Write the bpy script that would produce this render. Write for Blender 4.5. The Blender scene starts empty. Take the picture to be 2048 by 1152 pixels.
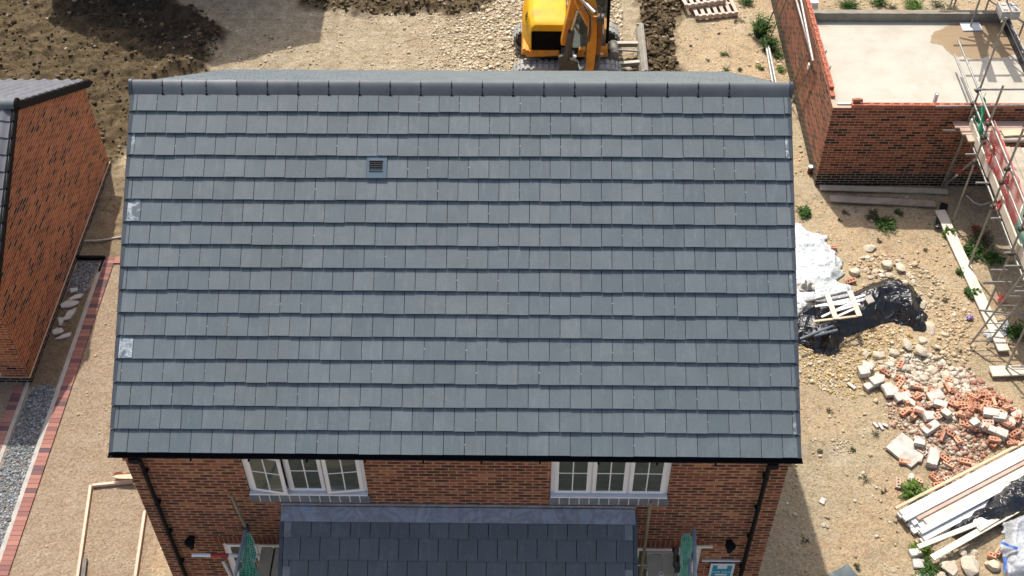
import bpy, math, random
import numpy as np
from mathutils import Vector, Matrix, noise as mn
R = math.radians
rng = np.random.default_rng(7)
random.seed(7)
scene = bpy.context.scene
C = scene.collection

# ------------------------------------------------------------------ camera
CAM = np.array([1.0396, -14.4337, 19.2628]); PIT, YAW, ROL, F = R(46.7193), R(-1.1304), R(-0.4322), 2403.44
fw = np.array([math.sin(YAW)*math.cos(PIT), math.cos(YAW)*math.cos(PIT), -math.sin(PIT)])
rt = np.cross(fw, [0, 0, 1]); rt /= np.linalg.norm(rt); up = np.cross(rt, fw)
rt, up = math.cos(ROL)*rt+math.sin(ROL)*up, -math.sin(ROL)*rt+math.cos(ROL)*up
cd = bpy.data.cameras.new('camera'); cam = bpy.data.objects.new('camera', cd); C.objects.link(cam)
cam.matrix_world = Matrix(((rt[0], up[0], -fw[0], CAM[0]), (rt[1], up[1], -fw[1], CAM[1]), (rt[2], up[2], -fw[2], CAM[2]), (0, 0, 0, 1)))
cd.sensor_width = 36; cd.lens = F/2048*36; cd.clip_end = 2000; cd.clip_start = .1
scene.camera = cam

def at(px, py, ax='z', v=0.0):          # where the sight line through a photo pixel meets a plane of the site
    d = (px-1024)/F*rt-(py-576)/F*up+fw; i = 'xyz'.index(ax); t = (v-CAM[i])/d[i]
    return CAM+t*d
def g(px, py, z=0.0):
    q = at(px, py, 'z', z); return float(q[0]), float(q[1])

# ------------------------------------------------------------------ sky, sun, exposure
SUN = Vector((.174, -.508, -.8436))      # travel direction
w = bpy.data.worlds.new('World'); scene.world = w; w.use_nodes = True
nt = w.node_tree; bg = nt.nodes['Background']; sk = nt.nodes.new('ShaderNodeTexSky')
sk.sky_type = 'NISHITA'; sk.sun_disc = False; sk.sun_elevation = math.asin(-SUN.z)
sk.sun_rotation = math.atan2(-SUN.x, -SUN.y)
nt.links.new(sk.outputs[0], bg.inputs[0]); bg.inputs[1].default_value = .148; sk.dust_density = 4.0; sk.ozone_density = .6
sl = bpy.data.lights.new('sun', 'SUN'); sl.energy = 4.05; sl.angle = R(.53); sl.color = (1, .95, .88)
so = bpy.data.objects.new('sun', sl); C.objects.link(so); so.rotation_euler = SUN.to_track_quat('-Z', 'Y').to_euler(); so.location = (-5, 15, 30)
scene.view_settings.view_transform = 'Standard'; scene.view_settings.look = 'None'
scene.view_settings.exposure = 0.25; scene.view_settings.gamma = 1
scene.render.engine = 'CYCLES'

# ------------------------------------------------------------------ materials
class NT:
    def __init__(s, name):
        s.m = bpy.data.materials.new(name); s.m.use_nodes = True; s.t = s.m.node_tree; s.b = s.t.nodes['Principled BSDF']
    def n(s, typ, ins=None, **kw):
        o = s.t.nodes.new('ShaderNode'+typ)
        for k, v in kw.items(): setattr(o, k, v)
        for k, v in (ins or {}).items(): s.set(o.inputs[k], v)
        return o
    def set(s, sock, v):
        if isinstance(v, bpy.types.NodeSocket): s.t.links.new(v, sock)
        elif isinstance(v, bpy.types.Node): s.t.links.new(v.outputs[0], sock)
        else:
            if hasattr(sock.default_value, '__len__') and not isinstance(v, (int, float)) and len(v) == 3 and len(sock.default_value) == 4: v = (*v, 1)
            sock.default_value = v
    def math(s, op, a, b=0.0, c=None, clamp=False):
        o = s.n('Math', operation=op, use_clamp=clamp); s.set(o.inputs[0], a); s.set(o.inputs[1], b)
        if c is not None: s.set(o.inputs[2], c)
        return o.outputs[0]
    def mix(s, f, a, b, bt='MIX'):
        o = s.n('Mix', data_type='RGBA', blend_type=bt); s.set(o.inputs[0], f); s.set(o.inputs[6], a); s.set(o.inputs[7], b); return o.outputs[2]
    def pos(s): return s.n('NewGeometry').outputs['Position']
    def noise(s, v, sc, det=4, r=.6, dist=0, dims='3D'):
        return s.n('TexNoise', {'Vector': v, 'Scale': sc, 'Detail': det, 'Roughness': r, 'Distortion': dist}).outputs[0]
    def ramp(s, f, a, b): # smooth remap a..b to 0..1
        return s.n('MapRange', {0: f, 1: a, 2: b, 3: 0.0, 4: 1.0}, interpolation_type='SMOOTHSTEP').outputs[0]
    def cr(s, f, stops, interp='LINEAR'):
        o = s.n('ValToRGB'); s.set(o.inputs[0], f); e = o.color_ramp.elements; o.color_ramp.interpolation = interp
        while len(e) > 1: e.remove(e[-1])
        e[0].position = stops[0][0]; e[0].color = (*stops[0][1], 1)
        for p_, c_ in stops[1:]:
            x = e.new(p_); x.color = (*c_, 1)
        return o.outputs[0]
    def att(s, name): return s.n('Attribute', attribute_name=name)
    def bump(s, h, st=.3, d=.01):
        o = s.n('Bump', {'Height': h, 'Strength': st, 'Distance': d}); s.t.links.new(o.outputs[0], s.b.inputs['Normal']); return o
    def out(s, col=None, rough=None, metal=None, spec=None):
        if col is not None: s.set(s.b.inputs['Base Color'], col)
        if rough is not None: s.set(s.b.inputs['Roughness'], rough)
        if metal is not None: s.set(s.b.inputs['Metallic'], metal)
        if spec is not None: s.set(s.b.inputs['Specular IOR Level'], spec)
        return s.m

def simple(name, c1, c2=None, sc=8, rough=.6, bump=.15, bsc=60, metal=0, spec=.5, stretch=None, dirt=None, dirtc=(.2, .16, .11)):
    n = NT(name); v = n.n('TexCoord').outputs['Object']
    if stretch: v = n.n('Mapping', {0: v, 3: stretch}).outputs[0]
    c2 = c2 or tuple(x*.75 for x in c1)
    f = n.ramp(n.noise(v, sc, 5), .3, .7); col = n.mix(f, c1, c2)
    if dirt: col = n.mix(n.math('MULTIPLY', n.ramp(n.noise(v, sc*.6, 6, .7), .5, .7), dirt), col, dirtc)
    if bump: n.bump(n.noise(v, bsc, 3), bump, .01)
    return n.out(col, rough, metal, spec)

def brickmat(name, cols, mortar, plinth=None, zoff=0., smudge=0., bumpst=.5, contrast=1.):
    n = NT(name); ge = n.n('NewGeometry'); P = n.n('SeparateXYZ', {0: ge.outputs['Position']}); N = n.n('SeparateXYZ', {0: ge.outputs['True Normal']})
    useY = n.math('GREATER_THAN', n.math('ABSOLUTE', N.outputs[0]), .6)
    u = n.math('ADD', n.math('MULTIPLY', P.outputs[1], useY), n.math('MULTIPLY', P.outputs[0], n.math('SUBTRACT', 1.0, useY)))
    wob = n.math('MULTIPLY', n.math('SUBTRACT', n.noise(ge.outputs['Position'], 6, 2), .5), .006)
    z = n.math('ADD', n.math('DIVIDE', n.math('ADD', P.outputs[2], n.math('ADD', wob, zoff)), .075), 100.0)
    row = n.math('FLOOR', z); fz = n.math('FRACT', z)
    x = n.math('ADD', n.math('ADD', n.math('DIVIDE', n.math('ADD', u, wob), .225), 500.0), n.math('MULTIPLY', n.math('MODULO', row, 2.0), .5))
    colm = n.math('FLOOR', x); fx = n.math('FRACT', x)
    dx = n.math('MULTIPLY', n.math('SUBTRACT', .5, n.math('ABSOLUTE', n.math('SUBTRACT', fx, .5))), .225)
    dz = n.math('MULTIPLY', n.math('SUBTRACT', .5, n.math('ABSOLUTE', n.math('SUBTRACT', fz, .5))), .075)
    d = n.math('MINIMUM', dx, dz)
    mask = n.ramp(d, .004, .0075)            # 1 = brick
    cell = n.n('CombineXYZ', {0: colm, 1: row, 2: useY})
    wn = n.n('TexWhiteNoise', {0: cell.outputs[0]}, noise_dimensions='3D')
    big = n.noise(ge.outputs['Position'], 1.1, 3)
    f = n.math('ADD', wn.outputs[0], n.math('MULTIPLY', n.math('SUBTRACT', big, .5), contrast*.5))
    bc = n.cr(f, cols)
    fine = n.noise(ge.outputs['Position'], 55, 4, .7)
    bc = n.mix(n.math('MULTIPLY', n.ramp(fine, .35, .75), .35), bc, n.mix(1.0, bc, (.45, .42, .4), 'MULTIPLY'))
    if smudge:
        w2 = n.n('SeparateColor', {0: wn.outputs[1]})
        core = n.math('MULTIPLY', n.ramp(dz, .014, .027), n.ramp(dx, .02, .06))
        st = n.math('MULTIPLY', n.math('MULTIPLY', core, n.ramp(w2.outputs[1], .0, .7)), smudge)
        bc = n.mix(st, bc, (.035, .02, .017))
    if plinth is not None:
        isP = n.math('LESS_THAN', P.outputs[2], plinth)
        pc = n.cr(wn.outputs[0], [(0, (.012, .013, .012)), (.6, (.03, .028, .026)), (1, (.06, .04, .034))])
        bc = n.mix(isP, bc, pc)
    mc = n.mix(n.math('MULTIPLY', fine, .5), mortar, tuple(c*.6 for c in mortar))
    col = n.mix(mask, mc, bc)
    b = n.bump(n.math('ADD', n.math('MULTIPLY', mask, .8), n.math('MULTIPLY', fine, .3)), bumpst, .008)
    return n.out(col, .85, spec=.25)

MAT = {}
MAT['brick_main'] = brickmat('brick_main', [(0, (.10, .042, .027)), (.3, (.18, .066, .041)), (.6, (.25, .088, .052)), (.85, (.31, .122, .069)), (1, (.38, .185, .10))], (.42, .31, .22), smudge=.85, contrast=1.5)
MAT['brick_left'] = brickmat('brick_left', [(0, (.03, .02, .022)), (.07, (.05, .028, .026)), (.10, (.21, .062, .030)), (.5, (.35, .108, .046)), (.8, (.41, .135, .056)), (1, (.48, .18, .08))], (.62, .44, .30), plinth=.15, contrast=.22)
MAT['brick_right'] = brickmat('brick_right', [(0, (.035, .02, .018)), (.16, (.06, .028, .022)), (.2, (.145, .048, .03)), (.6, (.25, .075, .043)), (1, (.37, .135, .078))], (.50, .39, .27), plinth=.375, contrast=.45)
MAT['brick_red'] = simple('brick_red', (.50, .19, .12), (.36, .115, .07), 12, .85, .3, spec=.2)
MAT['brick_soldier'] = simple('brick_soldier', (.20, .065, .038), (.13, .042, .028), 9, .85, .3, spec=.2)
MAT['mortar'] = simple('mortar', (.40, .31, .22), None, 20, .9, .3)

def tilemat(name, c1, c2, spec=.5, rough=.55):
    n = NT(name); v = n.n('TexCoord').outputs['Object']; tv = n.att('tv').outputs['Fac']; wh = n.att('wh').outputs['Fac']
    off = n.n('VectorMath', {0: v, 1: n.n('CombineXYZ', {0: n.math('MULTIPLY', tv, 37.0), 1: n.math('MULTIPLY', tv, 17.0), 2: 0.0}).outputs[0]}, operation='ADD').outputs[0]
    f = n.math('ADD', n.math('MULTIPLY', tv, .42), n.math('MULTIPLY', n.noise(off, 3.2, 4), .62))
    base = n.mix(n.ramp(f, .15, .95), c1, c2)
    st = n.noise(n.n('Mapping', {0: off, 3: (7, 1.2, 1.2)}).outputs[0], 2.2, 4)
    base = n.mix(n.math('MULTIPLY', n.ramp(st, .50, .75), .22), base, (.23, .265, .275))
    big2 = n.noise(v, 1.7, 6, .7); base = n.mix(n.math('MULTIPLY', n.ramp(big2, .50, .72), .35), base, (.185, .208, .212))
    base = n.mix(n.math('MULTIPLY', n.ramp(n.noise(v, 2.4, 5, .7, .5), .58, .75), .35), base, (.085, .10, .10))
    big = n.noise(v, .55, 3); base = n.mix(n.math('MULTIPLY', n.ramp(big, .45, .7), .25), base, (.095, .112, .108))
    blot = n.noise(off, 5.5, 6, .7, .6); base = n.mix(n.math('MULTIPLY', n.ramp(blot, .60, .70), n.math('MULTIPLY', n.ramp(tv, .7, .95), .3)), base, (.24, .275, .29))
    sp = n.noise(v, 70, 4, .8); base = n.mix(n.math('MULTIPLY', n.ramp(sp, .48, .68), .40), base, (.05, .06, .066)); base = n.mix(n.math('MULTIPLY', n.ramp(n.noise(v, 55, 4, .8), .54, .72), .35), base, (.24, .27, .28))
    wm = n.math('MULTIPLY', wh, n.ramp(n.noise(off, 7, 6, .75, 1.2), .44, .60), clamp=True)
    base = n.mix(wm, base, (.50, .55, .60))
    n.bump(n.math('ADD', sp, n.noise(v, 30, 3)), .12, .004)
    return n.out(base, rough, spec=spec)
MAT['tile'] = tilemat('roof_tile', (.090, .117, .131), (.132, .161, .172))
MAT['tile_shaded'] = tilemat('porch_tile', (.078, .088, .092), (.115, .127, .132))  # main roof tile again, darkened in colour for the shade over the porch
MAT['tile_left'] = tilemat('pantile', (.135, .135, .15), (.19, .19, .21), .35, .75)
MAT['ridge'] = simple('ridge_tile', (.155, .172, .18), (.125, .142, .15), 3, .68, .12, 90, spec=.4)
MAT['ridge_pale'] = simple('ridge_tile_pale', (.22, .24, .245), (.16, .18, .185), 4, .65, .12, 90, spec=.4)
MAT['black'] = simple('black_plastic', (.008, .009, .010), (.012, .013, .015), 6, .75, .05, spec=.12)
MAT['verge'] = simple('verge_plastic', (.045, .055, .066), (.065, .078, .09), 3, .45, .05)
MAT['underlay'] = simple('roof_underlay', (.012, .014, .018), None, 5, .9, .05)
MAT['upvc'] = simple('white_upvc', (.78, .79, .81), (.72, .73, .75), 3, .35, .02)
MAT['lead'] = None
n = NT('lead_flashing'); v = n.n('TexCoord').outputs['Object']
c = n.cr(n.noise(v, 2.6, 5, .6, 1.0), [(.3, (.20, .215, .235)), (.45, (.30, .32, .345)), (.52, (.24, .225, .235)), (.62, (.33, .345, .37)), (.72, (.22, .28, .38)), (.8, (.45, .47, .50))])
n.bump(n.noise(v, 14, 3), .3, .01); MAT['lead'] = n.out(c, .45, .35)
n = NT('blue_brick'); v = n.pos(); MAT['bluebrick'] = n.out(n.mix(n.ramp(n.noise(v, 5, 3), .35, .65), (.10, .125, .165), (.15, .175, .215)), .5)
MAT['sillmortar'] = simple('pale_mortar', (.66, .64, .6), None, 20, .9, .2)
n = NT('window_glass'); tr = n.n('BsdfTransparent', {0: (.85, .9, .86, 1)}); gl = n.n('BsdfGlossy', {'Roughness': .02, 'Color': (.9, .95, 1, 1)})
mx = n.n('MixShader', {0: n.n('Fresnel', {0: 1.5}).outputs[0]}); n.t.links.new(tr.outputs[0], mx.inputs[1]); n.t.links.new(gl.outputs[0], mx.inputs[2])
n.t.links.new(mx.outputs[0], n.t.nodes['Material Output'].inputs[0]); MAT['glass'] = n.m
f_ = n.t.nodes.new('ShaderNodeBsdfDiffuse'); f_.inputs[0].default_value = (.30, .36, .32, 1); m2_ = n.t.nodes.new('ShaderNodeMixShader'); m2_.inputs[0].default_value = .22; n.t.links.new(mx.outputs[0], m2_.inputs[1]); n.t.links.new(f_.outputs[0], m2_.inputs[2]); n.t.links.new(m2_.outputs[0], n.t.nodes['Material Output'].inputs[0])
MAT['room'] = simple('room_plaster', (.7, .7, .62), (.6, .6, .54), 2, .9, .05)
MAT['roomfloor'] = simple('chipboard_floor', (.62, .55, .30), (.45, .40, .22), 2, .7, .05, stretch=(1, 6, 1))
MAT['clipdot'] = simple('pale_clip', (.42, .46, .48), None, 5, .5, 0)
MAT['concrete'] = simple('concrete', (.46, .43, .38), (.36, .34, .30), 6, .9, .3, 40)
MAT['concgrey'] = simple('broken_concrete', (.60, .57, .51), (.47, .44, .39), 7, .9, .4, 50, dirt=.35)
MAT['stone'] = simple('limestone', (.66, .59, .46), (.50, .43, .32), 7, .95, .8, 25, dirt=.35)
n = NT('orange_brick'); v = n.n('TexCoord').outputs['Object']; oi = n.n('ObjectInfo').outputs['Random']
c = n.cr(oi, [(0, (.32, .12, .075)), (.3, (.48, .19, .105)), (.6, (.58, .27, .15)), (.85, (.60, .35, .23)), (1, (.55, .42, .33))])
c = n.mix(n.math('MULTIPLY', n.ramp(n.noise(v, 16, 5, .7), .40, .64), .6), c, (.60, .46, .34)); n.bump(n.noise(v, 60, 3), .3, .01); MAT['orange_brick'] = n.out(c, .9, spec=.2)
MAT['timber'] = simple('pale_timber', (.66, .53, .36), (.55, .42, .27), 4, .8, .2, stretch=(1, 1, 1), dirt=.2)
MAT['board'] = simple('scaffold_board', (.50, .43, .33), (.36, .31, .24), 3, .9, .3, dirt=.5)
MAT['boarddull'] = simple('scaffold_board_dull', (.62, .55, .40), (.50, .44, .31), 3, .9, .2, dirt=.25, dirtc=(.2, .19, .15))
MAT['solewood'] = simple('bleached_board', (.74, .68, .58), (.64, .58, .48), 3, .85, .2, dirt=.35, dirtc=(.42, .34, .24))
MAT['boardpink'] = simple('pinkish_board', (.58, .42, .34), (.48, .34, .27), 3, .85, .2, dirt=.3)
MAT['whiteboard'] = simple('white_board', (.82, .82, .80), (.74, .74, .73), 3, .4, .04, dirt=.12, dirtc=(.5, .42, .3))
MAT['cream'] = simple('cream_board', (.72, .65, .53), (.62, .55, .42), 3, .7, .1, dirt=.2)
MAT['steel'] = simple('galvanised_steel', (.36, .355, .33), (.25, .245, .22), 7, .45, .1, metal=.5, dirt=.4, dirtc=(.2, .17, .12))
MAT['palesteel'] = simple('pale_steel', (.58, .58, .55), (.42, .42, .40), 6, .5, .1, metal=.3, dirt=.4, dirtc=(.3, .26, .2))
MAT['steelblue'] = simple('grey_blue_steel', (.30, .36, .41), (.24, .29, .33), 7, .4, .1, metal=.4)
MAT['steelolive'] = simple('weathered_steel', (.25, .24, .17), (.18, .17, .12), 9, .6, .1, metal=.3)
MAT['redpaint'] = simple('red_paint', (.5, .04, .04), (.35, .03, .04), 5, .6, .05)
MAT['green_net'] = simple('green_netting', (.02, .27, .13), (.03, .38, .20), 8, .6, 0)
MAT['green_pale'] = simple('pale_green_netting', (.14, .42, .30), (.3, .5, .4), 8, .6, 0)
MAT['red_net'] = simple('red_netting', (.74, .10, .11), (.72, .28, .20), 2.0, .55, 0)
MAT['yellow'] = simple('excavator_yellow', (.74, .42, .012), (.66, .36, .01), 3, .55, .05, spec=.25, dirt=.6, dirtc=(.35, .22, .08))
MAT['orange'] = simple('boom_yellow', (.70, .29, .012), (.58, .22, .012), 3, .5, .05, dirt=.55, dirtc=(.22, .13, .05))
MAT['mech'] = simple('greasy_steel', (.055, .052, .045), (.10, .09, .075), 7, .6, .2, metal=.3, dirt=.5, dirtc=(.17, .14, .10))
MAT['rubber'] = simple('dusty_rubber', (.38, .38, .35), (.26, .265, .255), 5, .85, .3, dirt=.5, dirtc=(.4, .36, .29))
MAT['blade'] = simple('worn_steel_blade', (.40, .38, .32), (.30, .28, .23), 3, .6, .2, metal=.3, dirt=.5, dirtc=(.35, .29, .2))
MAT['grille'] = simple('black_grille', (.004, .004, .004), (.006, .006, .006), 5, .9, .02, spec=.1)
MAT['chrome'] = simple('ram_rod', (.55, .5, .42), None, 5, .25, 0, metal=.9)
MAT['palette'] = simple('pallet_wood', (.62, .52, .44), (.50, .40, .32), 5, .85, .2)
MAT['cyan'] = simple('sign_cyan', (.0, .28, .42), (.0, .26, .40), 2, .5, 0)
MAT['signwhite'] = simple('sign_white', (.66, .72, .78), (.6, .66, .72), 2, .5, 0)
MAT['ink'] = simple('black_ink', (.02, .02, .02), None, 2, .6, 0)
MAT['blueink'] = simple('blue_print', (.03, .12, .42), None, 2, .5, 0)
MAT['purple'] = simple('purple_fabric', (.22, .12, .45), (.6, .55, .65), 25, .7, .1)
n = NT('black_tarp'); v = n.n('TexCoord').outputs['Object']
n.bump(n.math('ADD', n.math('MULTIPLY', n.noise(v, 3.5, 3, .5, 2.0), 1.8), n.math('MULTIPLY', n.noise(v, 14, 3), .35)), .7, .05); MAT['tarp'] = n.out((.008, .009, .013), n.math('ADD', .2, n.math('MULTIPLY', n.noise(v, 4), .22)), spec=.8)
n = NT('white_sheet'); v = n.n('TexCoord').outputs['Object']
n.bump(n.math('ADD', n.noise(v, 3, 5, .6, 2.5), n.math('MULTIPLY', n.noise(v, 13, 4, .6, 1.0), .5)), 1.0, .07)
MAT['sheet'] = n.out(n.mix(n.ramp(n.noise(v, 2, 4), .4, .75), (.74, .76, .76), (.56, .63, .60)), .3, spec=.6); n.b.inputs['Subsurface Weight'].default_value = .0
n = NT('clear_polythene'); v = n.n('TexCoord').outputs['Object']; n.bump(n.noise(v, 9, 5, .6, 1.5), .9, .04)
MAT['poly'] = n.out((.62, .65, .68), .22, spec=.8); n.b.inputs['Alpha'].default_value = .62
def leafmat(name, a, b, c3):
    n = NT(name); tv = n.att('tv').outputs['Fac']; col = n.cr(tv, [(0, a), (.5, b), (1, c3)]); n.out(col, .6, spec=.3)
    t2 = n.n('BsdfTranslucent', {0: col}); mx = n.n('MixShader', {0: .25}); n.t.links.new(n.b.outputs[0], mx.inputs[1]); n.t.links.new(t2.outputs[0], mx.inputs[2])
    n.t.links.new(mx.outputs[0], n.t.nodes['Material Output'].inputs[0]); return n.m
MAT['leaf'] = leafmat('leaf', (.02, .055, .012), (.055, .13, .025), (.13, .23, .04))
MAT['leafpale'] = leafmat('leaf_pale', (.05, .12, .02), (.12, .23, .035), (.25, .32, .06))
MAT['leafdry'] = leafmat('leaf_dry', (.05, .05, .03), (.10, .11, .05), (.18, .17, .08))
def stonemat(name, stops, rough=.95):
    n = NT(name); tv = n.att('tv').outputs['Fac']; v = n.pos(); c = n.cr(tv, stops)
    return n.out(n.mix(n.math('MULTIPLY', n.noise(v, 40, 3), .4), c, n.mix(1.0, c, (.55, .5, .45), 'MULTIPLY')), rough, spec=.2)
MAT['pebble'] = stonemat('pebbles', [(0, (.34, .26, .165)), (.3, (.50, .39, .25)), (.65, (.60, .48, .32)), (.92, (.68, .58, .42)), (1, (.76, .70, .58))])
MAT['stonechip'] = stonemat('mortar_lumps', [(0, (.40, .34, .26)), (.4, (.56, .50, .40)), (1, (.72, .68, .59))])
MAT['pebblepink'] = stonemat('crushed_stone', [(0, (.32, .27, .17)), (.3, (.52, .44, .29)), (.7, (.65, .55, .40)), (1, (.74, .66, .52))])
MAT['pebbleyellow'] = stonemat('yellow_gravel', [(0, (.28, .20, .09)), (.3, (.52, .37, .15)), (.55, (.62, .47, .24)), (.8, (.64, .54, .36)), (1, (.72, .64, .5))])
MAT['clod'] = stonemat('soil_clods', [(0, (.055, .04, .024)), (.5, (.12, .085, .045)), (.85, (.20, .15, .085)), (1, (.40, .34, .25))])
MAT['grit'] = stonemat('grey_gravel', [(0, (.10, .11, .115)), (.5, (.22, .235, .24)), (1, (.42, .44, .45))])
MAT['rubchip'] = stonemat('rubble_chips', [(0, (.30, .14, .10)), (.3, (.44, .23, .16)), (.5, (.54, .38, .28)), (.7, (.52, .45, .36)), (1, (.62, .57, .48))])

n = NT('ground'); ge = n.pos(); s_ = n.att('soil').outputs['Fac']; cr_ = n.att('crush').outputs['Fac']; gr_ = n.att('tone').outputs['Fac']
v1 = n.noise(ge, .45, 5, .6); v2 = n.noise(ge, 3.0, 6, .65); v3 = n.noise(ge, 22, 5, .75)
sand = n.mix(n.ramp(v1, .35, .65), (.60, .45, .275), (.53, .435, .28))
sand = n.mix(n.math('MULTIPLY', n.ramp(v2, .45, .7), .55), sand, (.55, .44, .30))
sand = n.mix(n.math('MULTIPLY', n.ramp(n.noise(ge, 1.3, 6, .65, .8), .52, .72), .6), sand, (.50, .31, .20))
sand = n.mix(n.math('MULTIPLY', n.ramp(n.noise(ge, .9, 6, .7, 1.0), .56, .70), .55), sand, (.66, .58, .45))
sand = n.mix(n.math('MULTIPLY', n.ramp(n.noise(ge, 1.0, 6, .72), .5, .70), .6), sand, (.31, .26, .165))
sand = n.mix(gr_, sand, n.mix(n.ramp(v2, .4, .65), (.42, .315, .215), (.47, .37, .26)))
crush = n.mix(n.ramp(v2, .35, .65), (.42, .345, .22), (.56, .465, .32)); crush = n.mix(n.math('MULTIPLY', n.ramp(n.noise(n.n('Mapping', {0: ge, 2: (0, 0, .35), 3: (.5, 5.5, 1)}).outputs[0], 1.3, 5, .7, .4), .5, .68), .5), crush, (.34, .26, .165)); crush = n.mix(n.math('MULTIPLY', n.ramp(n.noise(ge, 2.2, 6, .75, .8), .52, .7), .55), crush, (.38, .27, .17))
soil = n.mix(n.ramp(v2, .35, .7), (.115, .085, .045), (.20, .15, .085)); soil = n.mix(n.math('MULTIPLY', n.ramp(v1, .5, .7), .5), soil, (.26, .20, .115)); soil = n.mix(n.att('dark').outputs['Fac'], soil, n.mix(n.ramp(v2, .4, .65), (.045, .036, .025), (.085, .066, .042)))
soil = n.mix(n.math('MULTIPLY', n.ramp(n.noise(ge, 5, 7, .78, 1.2), .50, .66), .75), soil, (.045, .033, .018)); soil = n.mix(n.math('MULTIPLY', n.ramp(n.noise(ge, 9, 6, .75), .56, .72), .6), soil, (.30, .23, .135))  # dark mottling paints in the shade of crevices between clods
col = n.mix(cr_, sand, crush); col = n.mix(s_, col, soil)
col = n.mix(n.math('MULTIPLY', n.ramp(v3, .44, .64), .65), col, n.mix(1.0, col, (.46, .42, .36), 'MULTIPLY'))
v4 = n.noise(ge, 8, 6, .8, .4); col = n.mix(n.math('MULTIPLY', n.ramp(v4, .54, .70), n.math('MULTIPLY', .55, n.math('SUBTRACT', 1.0, n.math('MULTIPLY', gr_, .6)))), col, n.mix(1.0, col, (.55, .50, .42), 'MULTIPLY'))
col = n.mix(n.math('MULTIPLY', n.ramp(n.noise(ge, 13, 5, .8), .56, .72), n.math('MULTIPLY', .6, n.math('SUBTRACT', 1.0, s_))), col, (.66, .57, .43))
vo = n.n('TexVoronoi', {'Vector': ge, 'Scale': 17, 'Randomness': 1.0}); vo2 = n.n('TexVoronoi', {'Vector': ge, 'Scale': 38, 'Randomness': 1.0})
rc = n.n('SeparateColor', {0: vo.outputs['Color']}).outputs[0]; rc2 = n.n('SeparateColor', {0: vo2.outputs['Color']}).outputs[0]
sm = n.math('MULTIPLY', n.math('LESS_THAN', vo.outputs['Distance'], .33), n.math('GREATER_THAN', rc, .74))
sm2 = n.math('MULTIPLY', n.math('LESS_THAN', vo2.outputs['Distance'], .36), n.math('GREATER_THAN', rc2, .62))
stc = n.cr(n.n('SeparateColor', {0: vo.outputs['Color']}).outputs[1], [(0, (.36, .28, .18)), (.6, (.58, .48, .34)), (1, (.66, .60, .48))])
nos = n.math('SUBTRACT', 1.0, n.math('MULTIPLY', s_, .88))
col = n.mix(n.math('MULTIPLY', n.math('MAXIMUM', sm, n.math('MULTIPLY', sm2, .7)), n.math('MULTIPLY', nos, .45)), col, stc)
hgt = n.math('ADD', n.math('MULTIPLY', v3, .5), n.math('ADD', n.math('MULTIPLY', v2, .9), n.math('ADD', n.math('MULTIPLY', sm, .35), n.math('MULTIPLY', sm2, .2))))
hgt = n.math('ADD', hgt, n.math('MULTIPLY', n.noise(ge, 8, 6, .8, .4), 1.3)); n.bump(hgt, .9, .06); MAT['ground'] = n.out(col, .95, spec=.15)

n = NT('slab_screed'); ge = n.pos(); wet = n.att('wet').outputs['Fac']
c = n.mix(n.ramp(n.noise(ge, 1.3, 5, .6), .35, .7), (.50, .465, .385), (.44, .405, .33)); c = n.mix(n.math('MULTIPLY', n.ramp(n.noise(ge, 2.6, 6, .7), .5, .75), .5), c, (.37, .33, .26))
edge = n.math('ADD', wet, n.math('MULTIPLY', n.math('SUBTRACT', n.noise(ge, 2.2, 6, .6), .5), .9))
c = n.mix(n.ramp(edge, .47, .56), c, n.mix(n.noise(ge, 3, 4), (.28, .195, .11), (.33, .24, .145)))
c = n.mix(n.math('MULTIPLY', n.ramp(n.noise(n.n('Mapping', {0: ge, 3: (.8, 3.5, 1)}).outputs[0], 2.2, 6, .75, .6), .50, .72), .35), c, (.385, .35, .285)); c = n.mix(n.math('MULTIPLY', n.ramp(n.noise(ge, 24, 4, .8), .62, .75), .35), c, (.31, .275, .22))
n.bump(n.noise(ge, 30, 3), .08, .01); MAT['slab'] = n.out(c, .75, spec=.2)
n = NT('paver'); ge = n.pos(); sp_ = n.n('SeparateXYZ', {0: ge}); tv = n.att('tv').outputs['Fac']
c = n.cr(tv, [(0, (.12, .085, .095)), (.25, (.22, .11, .10)), (.6, (.33, .15, .12)), (1, (.40, .20, .155))])
c = n.mix(n.math('MULTIPLY', n.noise(ge, 30, 4), .5), c, n.mix(1.0, c, (.7, .65, .65), 'MULTIPLY')); MAT['paver'] = n.out(c, .85, spec=.3)

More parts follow.
